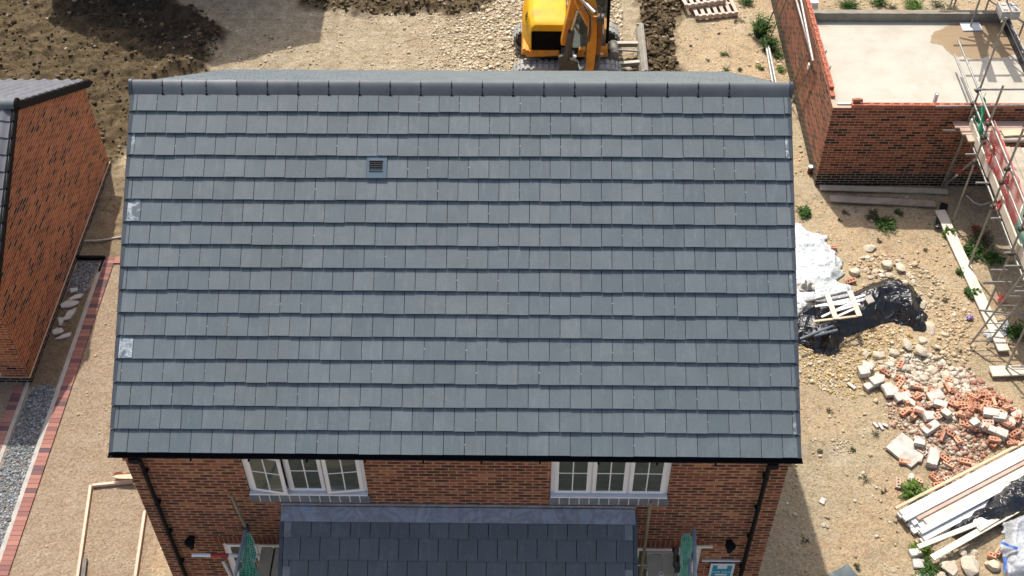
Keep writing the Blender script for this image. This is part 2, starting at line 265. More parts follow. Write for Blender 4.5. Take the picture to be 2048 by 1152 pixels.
# ------------------------------------------------------------------ mesh helpers
class MB:
    def __init__(s): s.v = []; s.f = []; s.a = []; s.b = []; s.ta = 0.; s.tb = 0.; s.mi = []; s.m = 0
    def add(s, vs, fs):
        k = len(s.v); s.v += [tuple(map(float, q)) for q in vs]; s.f += [tuple(i+k for i in f) for f in fs]
        s.a += [s.ta]*len(vs); s.b += [s.tb]*len(vs); s.mi += [s.m]*len(fs); return s
    def hexa(s, q): # 4 bottom, 4 top
        return s.add(q, [(3, 2, 1, 0), (4, 5, 6, 7), (0, 1, 5, 4), (1, 2, 6, 5), (2, 3, 7, 6), (3, 0, 4, 7)])
    def box(s, x0, y0, z0, x1, y1, z1):
        return s.hexa([(x0, y0, z0), (x1, y0, z0), (x1, y1, z0), (x0, y1, z0), (x0, y0, z1), (x1, y0, z1), (x1, y1, z1), (x0, y1, z1)])
    def obox(s, c, size, rot=None, M=None): # centre, full size, euler
        if M is None: M = Matrix.Translation(c) @ (Matrix.Rotation(rot[2], 4, 'Z') @ Matrix.Rotation(rot[1], 4, 'Y') @ Matrix.Rotation(rot[0], 4, 'X') if rot else Matrix())
        a, b, c_ = [q/2 for q in size]
        return s.hexa([M @ Vector(q) for q in [(-a, -b, -c_), (a, -b, -c_), (a, b, -c_), (-a, b, -c_), (-a, -b, c_), (a, -b, c_), (a, b, c_), (-a, b, c_)]])
    def beam(s, p, q, wd, h, upv=(0, 0, 1)): # rectangular bar between two points
        p = Vector(p); q = Vector(q); d = (q-p).normalized(); sd = d.cross(Vector(upv)).normalized(); u = sd.cross(d)
        r = []
        for e in (-h/2, h/2):
            r += [p-sd*wd/2+u*e, q-sd*wd/2+u*e, q+sd*wd/2+u*e, p+sd*wd/2+u*e]
        return s.hexa([r[0], r[3], r[2], r[1], r[4], r[7], r[6], r[5]])
    def tube(s, pts, r, n=8, cap=True, rr=None):
        pts = [Vector(p) for p in pts]; k0 = len(pts); vs = []; prev = None
        for i, p in enumerate(pts):
            d = (pts[min(i+1, k0-1)]-pts[max(i-1, 0)]).normalized()
            a = Vector((0, 0, 1)) if abs(d.z) < .9 else Vector((1, 0, 0))
            if prev is not None: a = prev
            sd = d.cross(a).normalized(); u = sd.cross(d); prev = u
            ri = rr[i] if rr else r
            vs += [p+(sd*math.cos(t)+u*math.sin(t))*ri for t in [2*math.pi*j/n for j in range(n)]]
        fs = []
        for i in range(k0-1):
            for j in range(n):
                a, b = i*n+j, i*n+(j+1) % n; fs.append((a, b, b+n, a+n))
        if cap: fs += [tuple(range(n)), tuple(range((k0-1)*n, k0*n))[::-1]]
        return s.add(vs, fs)
    def prism(s, poly, t0, t1, ax='z'): # polygon extruded along an axis
        def P(a, b, t): return {'z': (a, b, t), 'x': (t, a, b), 'y': (a, t, b)}[ax]
        k = len(poly); vs = [P(a, b, t0) for a, b in poly]+[P(a, b, t1) for a, b in poly]
        return s.add(vs, [tuple(range(k))[::-1], tuple(range(k, 2*k))]+[(i, (i+1) % k, (i+1) % k+k, i+k) for i in range(k)])
    def grid(s, fn, nu, nv):
        vs = [fn(i/nu, j/nv) for j in range(nv+1) for i in range(nu+1)]
        return s.add(vs, [(j*(nu+1)+i, j*(nu+1)+i+1, (j+1)*(nu+1)+i+1, (j+1)*(nu+1)+i) for j in range(nv) for i in range(nu)])
    def build(s, name, mat, parent=None, label=None, cat=None, group=None, kind=None, smooth=False, bevel=0, origin=None, fixn=True):
        me = bpy.data.meshes.new(name); V = np.array(s.v)
        if parent is not None: o0 = np.array(parent['_o'])
        else: o0 = np.array(origin) if origin is not None else np.array([(V[:, 0].min()+V[:, 0].max())/2, (V[:, 1].min()+V[:, 1].max())/2, V[:, 2].min()])
        me.from_pydata((V-o0).tolist(), [], s.f)
        for nm, arr in (('tv', s.a), ('wh', s.b)):
            at_ = me.attributes.new(nm, 'FLOAT', 'POINT'); at_.data.foreach_set('value', arr)
        mats = mat if isinstance(mat, (list, tuple)) else [mat]
        for m in mats: me.materials.append(MAT[m] if isinstance(m, str) else m)
        if len(mats) > 1: me.polygons.foreach_set('material_index', s.mi)
        if fixn:
            import bmesh
            bm = bmesh.new(); bm.from_mesh(me); bmesh.ops.recalc_face_normals(bm, faces=bm.faces); bm.to_mesh(me); bm.free()
        if smooth:
            me.polygons.foreach_set('use_smooth', [True]*len(me.polygons)); 
            if smooth != 'all': me.set_sharp_from_angle(angle=R(40))
        me.update()
        return reg(bpy.data.objects.new(name, me), o0, parent, label, cat, group, kind, bevel)
def reg(o, o0, parent, label=None, cat=None, group=None, kind=None, bevel=0):
    C.objects.link(o); o['_o'] = [float(q) for q in o0]
    if parent is not None: o.parent = parent
    else: o.location = o0
    for k, v in (('label', label), ('category', cat), ('group', group), ('kind', kind)):
        if v: o[k] = v
    if bevel:
        b = o.modifiers.new('bevel', 'BEVEL'); b.width = bevel; b.segments = 2; b.limit_method = 'ANGLE'
    return o
def empty(name, loc, label, cat, group=None):
    return reg(bpy.data.objects.new(name, None), loc, None, label, cat, group)
def copy_tree(o, loc, rot=None, scale=None, label=None, parent=None):
    c = o.copy(); C.objects.link(c)
    if parent: c.parent = parent
    else:
        c.location = loc
        if rot is not None: c.rotation_euler = rot
        if scale is not None: c.scale = scale
        if label: c['label'] = label
    for ch in o.children: copy_tree(ch, None, parent=c)
    return c
def text(s, size, M, mat, parent, name='lettering', ext=.0015):
    cu = bpy.data.curves.new(name, 'FONT'); cu.body = s; cu.size = size; cu.extrude = ext; cu.align_x = 'CENTER'; cu.align_y = 'CENTER'
    to = bpy.data.objects.new('tmp', cu); C.objects.link(to); bpy.context.view_layer.update()
    me = bpy.data.meshes.new_from_object(to.evaluated_get(bpy.context.evaluated_depsgraph_get())); bpy.data.objects.remove(to)
    me.transform(Matrix.Translation(-Vector(parent['_o'])) @ M); me.materials.clear(); me.materials.append(MAT[mat])
    return reg(bpy.data.objects.new(name, me), parent['_o'], parent)

# numpy value noise
_tab = rng.random((256, 256))
def vn(x, y):
    xi = np.floor(x).astype(int); yi = np.floor(y).astype(int); fx = x-xi; fy = y-yi; fx = fx*fx*(3-2*fx); fy = fy*fy*(3-2*fy)
    a = _tab[xi % 256, yi % 256]; b = _tab[(xi+1) % 256, yi % 256]; c = _tab[xi % 256, (yi+1) % 256]; d = _tab[(xi+1) % 256, (yi+1) % 256]
    return (a*(1-fx)+b*fx)*(1-fy)+(c*(1-fx)+d*fx)*fy
def fbm(x, y, o=4, s=1., r=.5):
    t = 0; am = 1; nm = 0
    for i in range(o): t = t+am*vn(x*s+17.3*i, y*s+9.1*i); nm += am; am *= r; s *= 2.03
    return t/nm
def sdf(poly, x, y): # signed distance, positive inside
    x = np.asarray(x, float); y = np.asarray(y, float); d = np.full(x.shape, 1e9); ins = np.zeros(x.shape, bool)
    for i in range(len(poly)):
        (ax, ay), (bx, by) = poly[i], poly[(i+1) % len(poly)]; ex, ey = bx-ax, by-ay
        t = np.clip(((x-ax)*ex+(y-ay)*ey)/(ex*ex+ey*ey+1e-12), 0, 1); d = np.minimum(d, np.hypot(x-ax-t*ex, y-ay-t*ey))
        if ay != by:
            cnd = ((ay > y) != (by > y)) & (x < (bx-ax)*(y-ay)/(by-ay)+ax); ins ^= cnd
    return np.where(ins, d, -d)
def zone(pts, px=True): return [g(*q) for q in pts] if px else pts
Z_soil = zone([(-250, -120), (330, -120), (352, 5), (400, 20), (450, 66), (432, 100), (420, 150), (388, 150), (340, 165), (300, 260), (225, 335), (100, 420), (-300, 600)])
Z_top = zone([(600, -120), (1025, -120), (1010, -10), (960, 22), (900, 30), (850, 26), (760, 30), (690, 26), (640, 22), (600, 10)])
Z_rgt = zone([(1262, -120), (1365, -120), (1372, 10), (1352, 40), (1345, 70), (1348, 100), (1362, 150), (1362, 300), (1230, 300), (1235, 150), (1290, 100)])
Z_crush = zone([(330, -120), (1300, -120), (1300, 300), (300, 300), (400, 140), (455, 60)])
Z_path = [(-9.7, -20), (-8.1, -20), (-8.1, 4.6), (-9.3, 4.6), (-9.7, .9)]
Z_dark = zone([(100, -60), (330, -120), (352, 5), (450, 60), (440, 110), (405, 140), (330, 95), (250, 70), (110, 45)])  # dark soil heap, widened to paint the neighbouring house's shadow into the soil
def ss(x): x = np.clip(x, 0, 1); return x*x*(3-2*x)
def fields(x, y):
    wob = (fbm(x, y, 5, 1.7, .65)-.5)*1.0
    soil = ss(np.maximum.reduce([sdf(Z_soil, x, y), sdf(Z_top, x, y), sdf(Z_rgt, x, y)])/.35+.5+wob*2.2)
    soil = np.maximum(soil, .62*ss(sdf([(-9.3, .8), (-8.6, .8), (-8.6, 3.6), (-9.3, 3.6)], x, y)/.1+.5)+.5*ss(sdf([(-9.3, 4.5), (-8.0, 4.5), (-8.4, 7.6), (-9.3, 7.9)], x, y)/.3+.5))
    crush = ss(sdf(Z_crush, x, y)/.3+.5+wob)
    tone = ss((-5.6-x)/.4)*ss((4.8-y)/.4)
    flat = np.maximum(ss(sdf(Z_path, x, y)/.15+1), 0)
    # dense relief
    h = (fbm(x, y, 5, .7)-.5)*.10+(fbm(x, y, 5, 4.0, .65)-.5)*.05
    clod = fbm(x, y, 5, 3.2, .62); big = fbm(x, y, 3, .8)
    h = h+soil*((clod-.5)*.42+(big-.4)*.25+.05)
    h = h+crush*(1-soil)*((fbm(x, y, 4, 6, .6)-.5)*.06)
    # raised lip of the left heap and the excavated edge at the top
    h = h+.28*ss(1-np.abs(sdf(Z_soil, x, y)-.45)/.6)*ss((x+9.6)/1.2)*ss((y-9)/2)
    h = h-.02; h = h*(1-flat)*(1-.75*tone)
    # rubble heap and stones
    h = h+.16*np.exp(-(((x-9.9)/1.1)**2+((y-.1)/.75)**2))
    return h, soil, crush, tone
# ------------------------------------------------------------------ ground: one sheet
def axis(lo, hi, st, far):
    a = np.arange(lo, hi+1e-6, st); e = [st]; 
    while sum(e) < far: e.append(e[-1]*1.35)
    e = np.cumsum(e); return np.concatenate([lo-e[::-1], a, hi+e])
gx = axis(-15.5, 16, .05, 400); gy = axis(-5.5, 16.5, .05, 400)
GX, GY = np.meshgrid(gx, gy); Hh, So, Cu, To = fields(GX, GY)
nearm = ss(1-np.maximum(np.abs(GX)-17, np.abs(GY-5)-13)/6); Hh = Hh*nearm
me = bpy.data.meshes.new('ground'); nx, ny = len(gx), len(gy)
co = np.stack([GX.ravel(), GY.ravel(), Hh.ravel()], 1).ravel()
me.vertices.add(nx*ny); me.vertices.foreach_set('co', co)
i0 = (np.arange(ny-1)[:, None]*nx+np.arange(nx-1)[None]).ravel(); q = np.stack([i0, i0+1, i0+1+nx, i0+nx], 1).ravel()
me.loops.add(len(q)); me.loops.foreach_set('vertex_index', q.astype(np.int32)); me.polygons.add(len(i0)); me.polygons.foreach_set('loop_start', (np.arange(len(i0))*4).astype(np.int32))
me.update(calc_edges=True)
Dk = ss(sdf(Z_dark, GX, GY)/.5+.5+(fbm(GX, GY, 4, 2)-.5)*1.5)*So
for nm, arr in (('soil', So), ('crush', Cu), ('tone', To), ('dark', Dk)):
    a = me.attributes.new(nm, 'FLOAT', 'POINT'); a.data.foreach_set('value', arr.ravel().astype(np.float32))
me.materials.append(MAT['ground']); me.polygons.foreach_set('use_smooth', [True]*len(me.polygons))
o = bpy.data.objects.new('ground', me); C.objects.link(o); o['kind'] = 'structure'
def H(x, y): return float(fields(np.array([float(x)]), np.array([float(y)]))[0][0])
def gz(px, py):
    x, y = g(px, py); return x, y, H(x, y)

# ------------------------------------------------------------------ loose stones as stuff
ICO = None
def ico():
    global ICO
    import bmesh
    bm = bmesh.new(); bmesh.ops.create_icosphere(bm, subdivisions=1, radius=1); bm.verts.ensure_lookup_table()
    ICO = (np.array([v.co[:] for v in bm.verts]), np.array([[v.index for v in f.verts] for f in bm.faces])); bm.free()
ico()
def stones(name, X, Y, S, mat, label, cat='stones', zf=None, flat=.6, tvr=None):
    V0 = np.array([(a, b, c) for c in (-1, 1) for b in (-1, 1) for a in (-1, 1)])*.75; F0 = np.array([(0, 2, 3), (0, 3, 1), (4, 5, 7), (4, 7, 6), (0, 1, 5), (0, 5, 4), (2, 6, 7), (2, 7, 3), (0, 4, 6), (0, 6, 2), (1, 3, 7), (1, 7, 5)]); k = len(X); nv = len(V0)
    z = fields(X, Y)[0] if zf is None else zf(X, Y)
    sc = S[:, None]*rng.uniform(.55, 1.15, (k, 3)); sc[:, 2] *= flat
    an = rng.uniform(0, 6.28, k); ca, sa = np.cos(an), np.sin(an)
    V = V0[None]*rng.uniform(.55, 1.25, (k, nv, 3))*sc[:, None, :]
    Vx = V[..., 0]*ca[:, None]-V[..., 1]*sa[:, None]+X[:, None]; Vy = V[..., 0]*sa[:, None]+V[..., 1]*ca[:, None]+Y[:, None]; Vz = V[..., 2]+(z+sc[:, 2]*.35)[:, None]
    co = np.stack([Vx, Vy, Vz], -1).reshape(-1, 3); fc = (F0[None]+(np.arange(k)*nv)[:, None, None]).reshape(-1, 3)
    o0 = np.array([X.mean(), Y.mean(), 0.]); me = bpy.data.meshes.new(name)
    me.vertices.add(len(co)); me.vertices.foreach_set('co', (co-o0).ravel()); me.loops.add(fc.size); me.loops.foreach_set('vertex_index', fc.ravel().astype(np.int32))
    me.polygons.add(len(fc)); me.polygons.foreach_set('loop_start', (np.arange(len(fc))*3).astype(np.int32)); me.update(calc_edges=True)
    a = me.attributes.new('tv', 'FLOAT', 'POINT'); a.data.foreach_set('value', np.repeat(rng.random(k) if tvr is None else tvr, nv).astype(np.float32))
    me.materials.append(MAT[mat]); ob = bpy.data.objects.new(name, me)
    return reg(ob, o0, None, label, cat, None, 'stuff')
def scatter(n, poly, dens=None, x=None):
    P = np.array(poly); out = []
    X = rng.uniform(P[:, 0].min(), P[:, 0].max(), n*3); Y = rng.uniform(P[:, 1].min(), P[:, 1].max(), n*3)
    m = sdf(poly, X, Y) > 0
    if dens is not None: m &= rng.random(len(X)) < dens(X, Y)
    return X[m][:n], Y[m][:n]
def off_structs(X, Y):
    ok = ~((np.abs(X) < 4.86) & (Y > -4.3) & (Y < 4.3)); ok &= ~((X < -9.15) & (Y > .9) & (Y < 7.8)); ok &= ~((X > 7.84) & (Y > 7.12) & (Y < 10.8))
    return ok
A = zone([(-60, -60), (2110, -60), (2110, 1250), (-60, 1250)])
X, Y = scatter(30000, A, lambda x, y: .25+.75*ss((fbm(x, y, 4, 1.1)-.42)/.2)); h_, so_, cr_2, to_ = fields(X, Y); m = off_structs(X, Y) & (so_ < .4) & (sdf(Z_path, X, Y) < -.05)
X, Y = X[m], Y[m]; S = rng.lognormal(math.log(.0145), .55, len(X)); S = np.clip(S, .006, .06); S = np.where(fields(X, Y)[3] > .5, S*.6, S)
stones('loose_stones', X, Y, S, 'pebble', 'pale pebbles and stone chips strewn over the sandy ground')
X, Y = scatter(12000, zone([(395, -60), (1240, -60), (1250, 190), (370, 190)]), lambda x, y: .12+.88*ss((x+3.0)/3)); m = (fields(X, Y)[1] < .35) & (sdf(Z_crush, X, Y) > 0)
X, Y = X[m], Y[m]; S = np.clip(rng.lognormal(math.log(.026), .45, len(X)), .01, .085); S *= .5+.6*ss((X+3)/3)
stones('crushed_stone', X, Y, S, 'pebblepink', 'crushed cream stone spread behind the main roof and round the digger')
X, Y = scatter(9000, Z_soil); X2, Y2 = scatter(3600, Z_rgt); X3, Y3 = scatter(3000, Z_top); X, Y = np.r_[X, X2, X3], np.r_[Y, Y2, Y3]
den = np.r_[np.full(len(X)-len(X2)-len(X3), .35), np.ones(len(X2)+len(X3))]; m = rng.random(len(X)) < np.maximum(den, ss((X+9.3)/1.5)*ss((Y-9)/2)); X, Y = X[m], Y[m]
stones('soil_clods', X, Y, np.clip(rng.lognormal(math.log(.036), .5, len(X)), .012, .12), 'clod', 'dark brown clods on the dug-over soil', 'soil', tvr=rng.random(len(X))**1.6)
X, Y = scatter(1900, zone([(1590, 690), (1600, 650), (1700, 640), (1800, 650), (1840, 690), (1800, 730), (1730, 790), (1690, 800), (1640, 770), (1590, 760)]))
stones('yellow_gravel', X, Y, np.clip(rng.lognormal(math.log(.021), .45, len(X)), .008, .06), 'pebbleyellow', 'ochre gravel beside the black tarpaulin heap')
X, Y = scatter(700, zone([(1690, 520), (1790, 500), (1880, 560), (1940, 620), (1960, 700), (1880, 760), (1870, 620)]))
stones('limestone_chips', X, Y, np.clip(rng.lognormal(math.log(.026), .5, len(X)), .01, .08), 'pebble', 'limestone chips around the big stones beside the tarpaulin')
X, Y = scatter(4200, zone([(1830, 740), (1930, 730), (2000, 790), (2060, 850), (2060, 880), (1980, 905), (1940, 950), (1880, 975), (1850, 930), (1830, 880), (1780, 850), (1770, 780)]))
stones('rubble_chips', X, Y, np.clip(rng.lognormal(math.log(.022), .6, len(X)), .008, .08), 'rubchip', 'brick and mortar chips through the rubble heap', 'rubble')
X, Y = scatter(650, zone([(1760, 730), (1840, 700), (1930, 740), (1940, 790), (1860, 790), (1790, 760)]))
stones('rubble_stones', X, Y, np.clip(rng.lognormal(math.log(.028), .6, len(X)), .010, .09), 'stonechip', 'pale stones and mortar lumps above the brick rubble', 'rubble')

# ================================================================== main house
RP = R(34.467); cR, sR = math.cos(RP), math.sin(RP); Lr, Zr, HW = 5.441, 8.313, 4.9; YW = 4.302; WX = 4.84
YE, ZE = Lr*cR, Zr-Lr*sR
house = empty('brick_house', (0, 0, 0), 'two storey brick house under the big grey tiled roof in the middle', 'house')
def slope(sgn, y0=0., z0=Zr):
    return lambda x, s, h: (x, sgn*(y0+s*cR+h*sR), z0-s*sR+h*cR)
def tilebox(mb, P, x0, x1, s0, s1, h0, h1, th):
    j = lambda: random.uniform(-.0015, .0015)
    a, b, c, d = h0, h0, h1+j(), h1+j()
    mb.hexa([P(x0, s0, a-th), P(x1, s0, a-th), P(x1, s1, c-th), P(x0, s1, d-th), P(x0, s0, a), P(x1, s0, a), P(x1, s1, c), P(x0, s1, d)])
GA = .335; white = {(5, 0): .8, (2, 0): .7, (11, 0): .8, (2, 1): .85, (14, 1): .5, (8, 1): .3}
vent_x = (-1.285, -.985)
for sgn, nm in ((-1, 'front_roof_slope'), (1, 'back_roof_slope')):
    P = slope(sgn); mb = MB()
    for k in range(16):
        s1 = Lr-(15-k)*GA; s0 = max(s1-GA-.06, .02); offx = .25 if k % 2 else .10
        xs = [-HW+.045]+[-HW+offx+.3*i for i in range(34)]; xs = [x for x in xs if x < HW-.05]+[HW-.04]
        if xs[-1]-xs[-2] < .03: xs.pop(-2)
        for i in range(len(xs)-1):
            if sgn < 0 and k == 3 and abs(xs[i]+1.24) < .16 and False: continue
            mb.ta = min(1, max(0, random.gauss(.5, .25))); mb.tb = 0
            if sgn < 0: mb.tb = white.get((k, 0), 0) if i == 0 else white.get((k, 1), 0) if i == len(xs)-2 else 0
            gp = .0038; dz = random.uniform(-.003, .003); ds = random.uniform(-.005, .005)
            tilebox(mb, P, xs[i]+gp+random.uniform(-.001, .0015), xs[i+1]-gp, s0, s1+ds, -.004, .036+dz, .013)
    mb.m = 1
    for k in range(16):
        s1 = Lr-(15-k)*GA; offx = .25 if k % 2 else .10
        for i in range(33):
            x = -HW+offx+.3*i+.006
            if random.random() < .33 and abs(x) < HW-.08:
                q_ = random.uniform(.008, .016); mb.obox(Vector(P(x, s1-GA*random.uniform(.38, .52), .017)), (q_, q_*1.2, .008), (-sgn*RP, 0, 0))
    rf = mb.build(nm, ['tile', 'clipdot'], house)
    mb = MB(); T = .05
    mb.hexa([P(-HW+.03, .0, -T-.02), P(HW-.03, .0, -T-.02), P(HW-.03, Lr-.03, -T-.02), P(-HW+.03, Lr-.03, -T-.02), P(-HW+.03, .0, -.014), P(HW-.03, .0, -.014), P(HW-.03, Lr-.03, -.014), P(-HW+.03, Lr-.03, -.014)])
    mb.build('underlay', 'underlay', rf)
    # dry verge units
    for sx in (-1, 1):
        mb = MB()
        for k in range(16):
            s1 = Lr-(15-k)*GA+.004; s0 = s1-GA+.006
            x0, x1 = sorted((sx*(HW-.048), sx*(HW+.012)))
            mb.hexa([P(x0, s0, -.13), P(x1, s0, -.13), P(x1, s1, -.12), P(x0, s1, -.12), P(x0, s0, .012), P(x1, s0, .012), P(x1, s1, .03), P(x0, s1, .03)])
        mb.build('verge_trim', 'verge', rf)
    # fascia, soffit, gutter
    mb = MB(); ys = sgn*(YE-.03); y2 = sgn*YW
    mb.box(-HW, min(ys, ys-sgn*.022), ZE-.19, HW, max(ys, ys-sgn*.022), ZE-.03); mb.build('fascia', 'black', house)
    mb = MB(); mb.box(-HW+.02, min(ys-sgn*.025, y2-sgn*.05), ZE-.20, HW-.02, max(ys-sgn*.025, y2-sgn*.05), ZE-.185); mb.build('soffit', 'upvc' if sgn < 0 else 'black', house)
    mb = MB(); gy_, gz_ = (sgn*(YE+.012), ZE-.045) if sgn < 0 else (YE+.03, ZE-.02)
    arc = [(gy_+.048*math.cos(t), gz_+.048*math.sin(t)) for t in np.linspace(math.pi, 2*math.pi, 9)]+[(gy_+.043*math.cos(t), gz_+.043*math.sin(t)) for t in np.linspace(2*math.pi, math.pi, 9)]
    mb.prism(arc, -HW-.03, HW+.03, 'x')
    for xe in (-HW-.035, HW+.03): mb.prism([(gy_+.05*math.cos(t), gz_+.052*math.sin(t)) for t in np.linspace(math.pi, 2*math.pi, 9)], xe, xe+.006, 'x')
    gt = mb.build('gutter', 'black', house, smooth=True)
    for i in range(12):
        mb = MB(); mb.box(-4.6+i*.83, gy_-.06, gz_-.066, -4.575+i*.83, gy_+.06, gz_-.05); mb.build('gutter_bracket', 'black', gt)
# ridge
rj = [-HW+.02]+[-HW+.02+a for a in (.457, .746, 1.11)]
while rj[-1] < HW-.5: rj.append(rj[-1]+.4565)
rj = rj[:21]+[HW-.02] if len(rj) > 21 else rj+[HW-.02]
RR, rz = .126, Zr-.006
RP_ = [(-.139, -.105), (-.130, -.075), (-.112, -.040), (-.090, -.004), (-.066, .032), (-.040, .062), (-.014, .078)]; RP_ = RP_+[(-y_, z_) for y_, z_ in RP_[::-1]]
def rprof(k_): return [(y_*k_, Zr-.1+(z_+.1)*k_) for y_, z_ in RP_]
def ronp(t): # point and tangent angle along the front half of the profile, 0 at the foot
    i = min(int(t*6), 5); f = t*6-i; (y0_, z0_), (y1_, z1_) = RP_[i], RP_[i+1]; return Vector((0, y0_+(y1_-y0_)*f, Zr+z0_+(z1_-z0_)*f)), math.atan2(z1_-z0_, y1_-y0_)
for i in range(len(rj)-1):
    x0, x1 = rj[i]+.004, rj[i+1]-.004; hz = random.uniform(-.003, .003); pale = i in (1, 2, 3)
    mb = MB(); mb.prism([(y_, z_+hz) for y_, z_ in rprof(1)+rprof(.88)[::-1]], x0, x1, 'x'); rtile = mb.build('ridge_tile', 'ridge_pale' if pale else 'ridge', house, smooth=True, label='paler chalky ridge tile near the left end' if pale else None)
    if i == len(rj)-2: break
    x = rj[i+1]; mb = MB(); mb.prism(rprof(1.008)+rprof(.86)[::-1], x-.0035, x+.0035, 'x')
    for t, sz, sy in ((.66, .026, .012), (.84, .018, .012), (.14, .032, .026), (.34, .018, .016)):
        c_, an = ronp(t); mb.obox(c_+Vector((x, 0, .003)), (sz, sy, .014), (an, 0, 0))
    mb.build('ridge_clip', 'black', rtile)
for sx in (-1, 1):
    x0, x1 = sorted((sx*(HW-.02), sx*(HW+.03))); mb = MB(); mb.prism(rprof(1.07), x0, x1, 'x'); mb.build('ridge_end_cap', 'verge', house, smooth=True)
P = slope(-1)
mb = MB(); mb.hexa([P(-HW+.05, .08, .002), P(HW-.05, .08, .002), P(HW-.05, .128, .006), P(-HW+.05, .128, .006), P(-HW+.05, .08, .018), P(HW-.05, .08, .018), P(HW-.05, .128, .020), P(-HW+.05, .128, .020)])
mb.build('ridge_roll', 'underlay', house)
# vent tile
vs1 = Lr-12*GA; vx = -1.285
while True:
    break
cand = [-HW+.25+.3*i for i in range(34)]; vx = min(cand, key=lambda q_: abs(q_-at(739, 345, 'y', -1.1)[0]))
mb = MB(); mb.hexa([P(vx+.001, vs1-GA-.03, .006), P(vx+.299, vs1-GA-.03, .006), P(vx+.299, vs1+.004, .028), P(vx+.001, vs1+.004, .028), P(vx+.001, vs1-GA-.03, .018), P(vx+.299, vs1-GA-.03, .018), P(vx+.299, vs1+.004, .046), P(vx+.001, vs1+.004, .046)])
vt = mb.build('vent_tile', simple('vent_plastic', (.062, .105, .145), (.075, .12, .16), 4, .5, .05), house)
mb = MB(); a0, a1, b0, b1 = vx+.04, vx+.235, vs1-.25, vs1-.115
mb.hexa([P(a0, b0, .02), P(a1, b0, .02), P(a1, b1, .03), P(a0, b1, .03), P(a0, b0, .032), P(a1, b0, .032), P(a1, b1, .043), P(a0, b1, .043)]); gr = mb.build('vent_opening', 'grille', vt)
mb = MB()
for i in range(9): mb.beam(P(a0+.01+i*.022, b0, .036), P(a0+.01+i*.022, b1, .046), .003, .005)
for i in range(4): mb.beam(P(a0, b0+.02+i*.033, .036+.0025*i), P(a1, b0+.02+i*.033, .036+.0025*i), .003, .005)
mb.beam(P(a0-.004, b0-.012, .034), P(a1+.004, b0-.012, .034), .012, .016); mb.beam(P(a0-.004, b1+.006, .046), P(a1+.004, b1+.006, .046), .008, .01)
mb.build('vent_grille', simple('vent_bars', (.04, .055, .07), None, 4, .5, 0), vt)

# walls
def wall_sheet(mb, axis_, c, a0, a1, z0, z1, holes, depth=.1, inward=1):
    xs = sorted({a0, a1}|{h[0] for h in holes}|{h[1] for h in holes}); zs = sorted({z0, z1}|{h[2] for h in holes}|{h[3] for h in holes})
    def V(a, z, d=0): return (a, c+inward*d, z) if axis_ == 'y' else (c+inward*d, a, z)
    for i in range(len(xs)-1):
        for j in range(len(zs)-1):
            mx, mz = (xs[i]+xs[i+1])/2, (zs[j]+zs[j+1])/2
            if any(h[0] < mx < h[1] and h[2] < mz < h[3] for h in holes): continue
            mb.add([V(xs[i], zs[j]), V(xs[i+1], zs[j]), V(xs[i+1], zs[j+1]), V(xs[i], zs[j+1])], [(0, 1, 2, 3)])
    for x0, x1, y0, y1 in holes:
        q = [(x0, y0), (x1, y0), (x1, y1), (x0, y1)]
        for i in range(4):
            (p0, p1), (p2, p3) = q[i], q[(i+1) % 4]; mb.add([V(p0, p1), V(p2, p3), V(p2, p3, depth), V(p0, p1, depth)], [(0, 1, 2, 3)])
WT = ZE-.186
UP1, UP2 = (-3.14, -1.35, 3.96, 5.0), (1.39, 3.15, 3.96, 5.0); LO1, LO2 = (-3.84, -2.72, 1.25, 2.50), (2.72, 3.84, 1.25, 2.50)
mb = MB(); wall_sheet(mb, 'y', -YW, -WX, WX, 0, WT, [UP1, UP2, LO1, LO2]); mb.build('front_wall', 'brick_main', house)
mb = MB(); wall_sheet(mb, 'y', YW, -WX, WX, 0, WT, []); mb.build('back_wall', 'brick_main', house)
for sx in (-1, 1):
    mb = MB(); zt = Zr-.09; mb.add([(sx*WX, -YW, 0), (sx*WX, YW, 0), (sx*WX, YW, Zr-YW*math.tan(RP)-.1), (sx*WX, 0, zt-.0), (sx*WX, -YW, Zr-YW*math.tan(RP)-.1)], [(0, 1, 2, 3, 4)]); mb.build('gable_wall', 'brick_main', house)
mb = MB(); mb.box(-WX+.3, -YW+.3, 2.6, WX-.3, YW-.3, 2.75); mb.box(-WX+.3, -YW+.3, .02, WX-.3, YW-.3, .12); mb.build('floor', 'roomfloor', house)
mb = MB(); mb.box(-WX+.12, -YW+.12, .01, -WX+.25, YW-.12, 4.9); mb.box(WX-.25, -YW+.12, .01, WX-.12, YW-.12, 4.9); mb.box(-WX+.3, -1.6, 2.76, WX-.3, -1.5, 5.2); mb.box(-.1, -YW+.14, 2.76, .1, -1.62, 5.0); mb.box(-WX+.3, -YW+.12, 5.08, WX-.3, YW-.3, 5.12); mb.build('inner_walls', 'room', house)
# skirting dark lintel closers above the windows, brick corbel at eaves corners
for sx in (-1, 1):
    mb = MB()
    for k in range(3): 
        xx = sx*(WX+.03*(k+1)); a_, b_ = sorted((sx*(WX-.3), xx)); mb.box(a_, -YW-.004*(k+1), 4.76+.075*k, b_, -YW+.3, 4.83+.075*k)
    mb.build('corbel_bricks', 'brick_main', house)

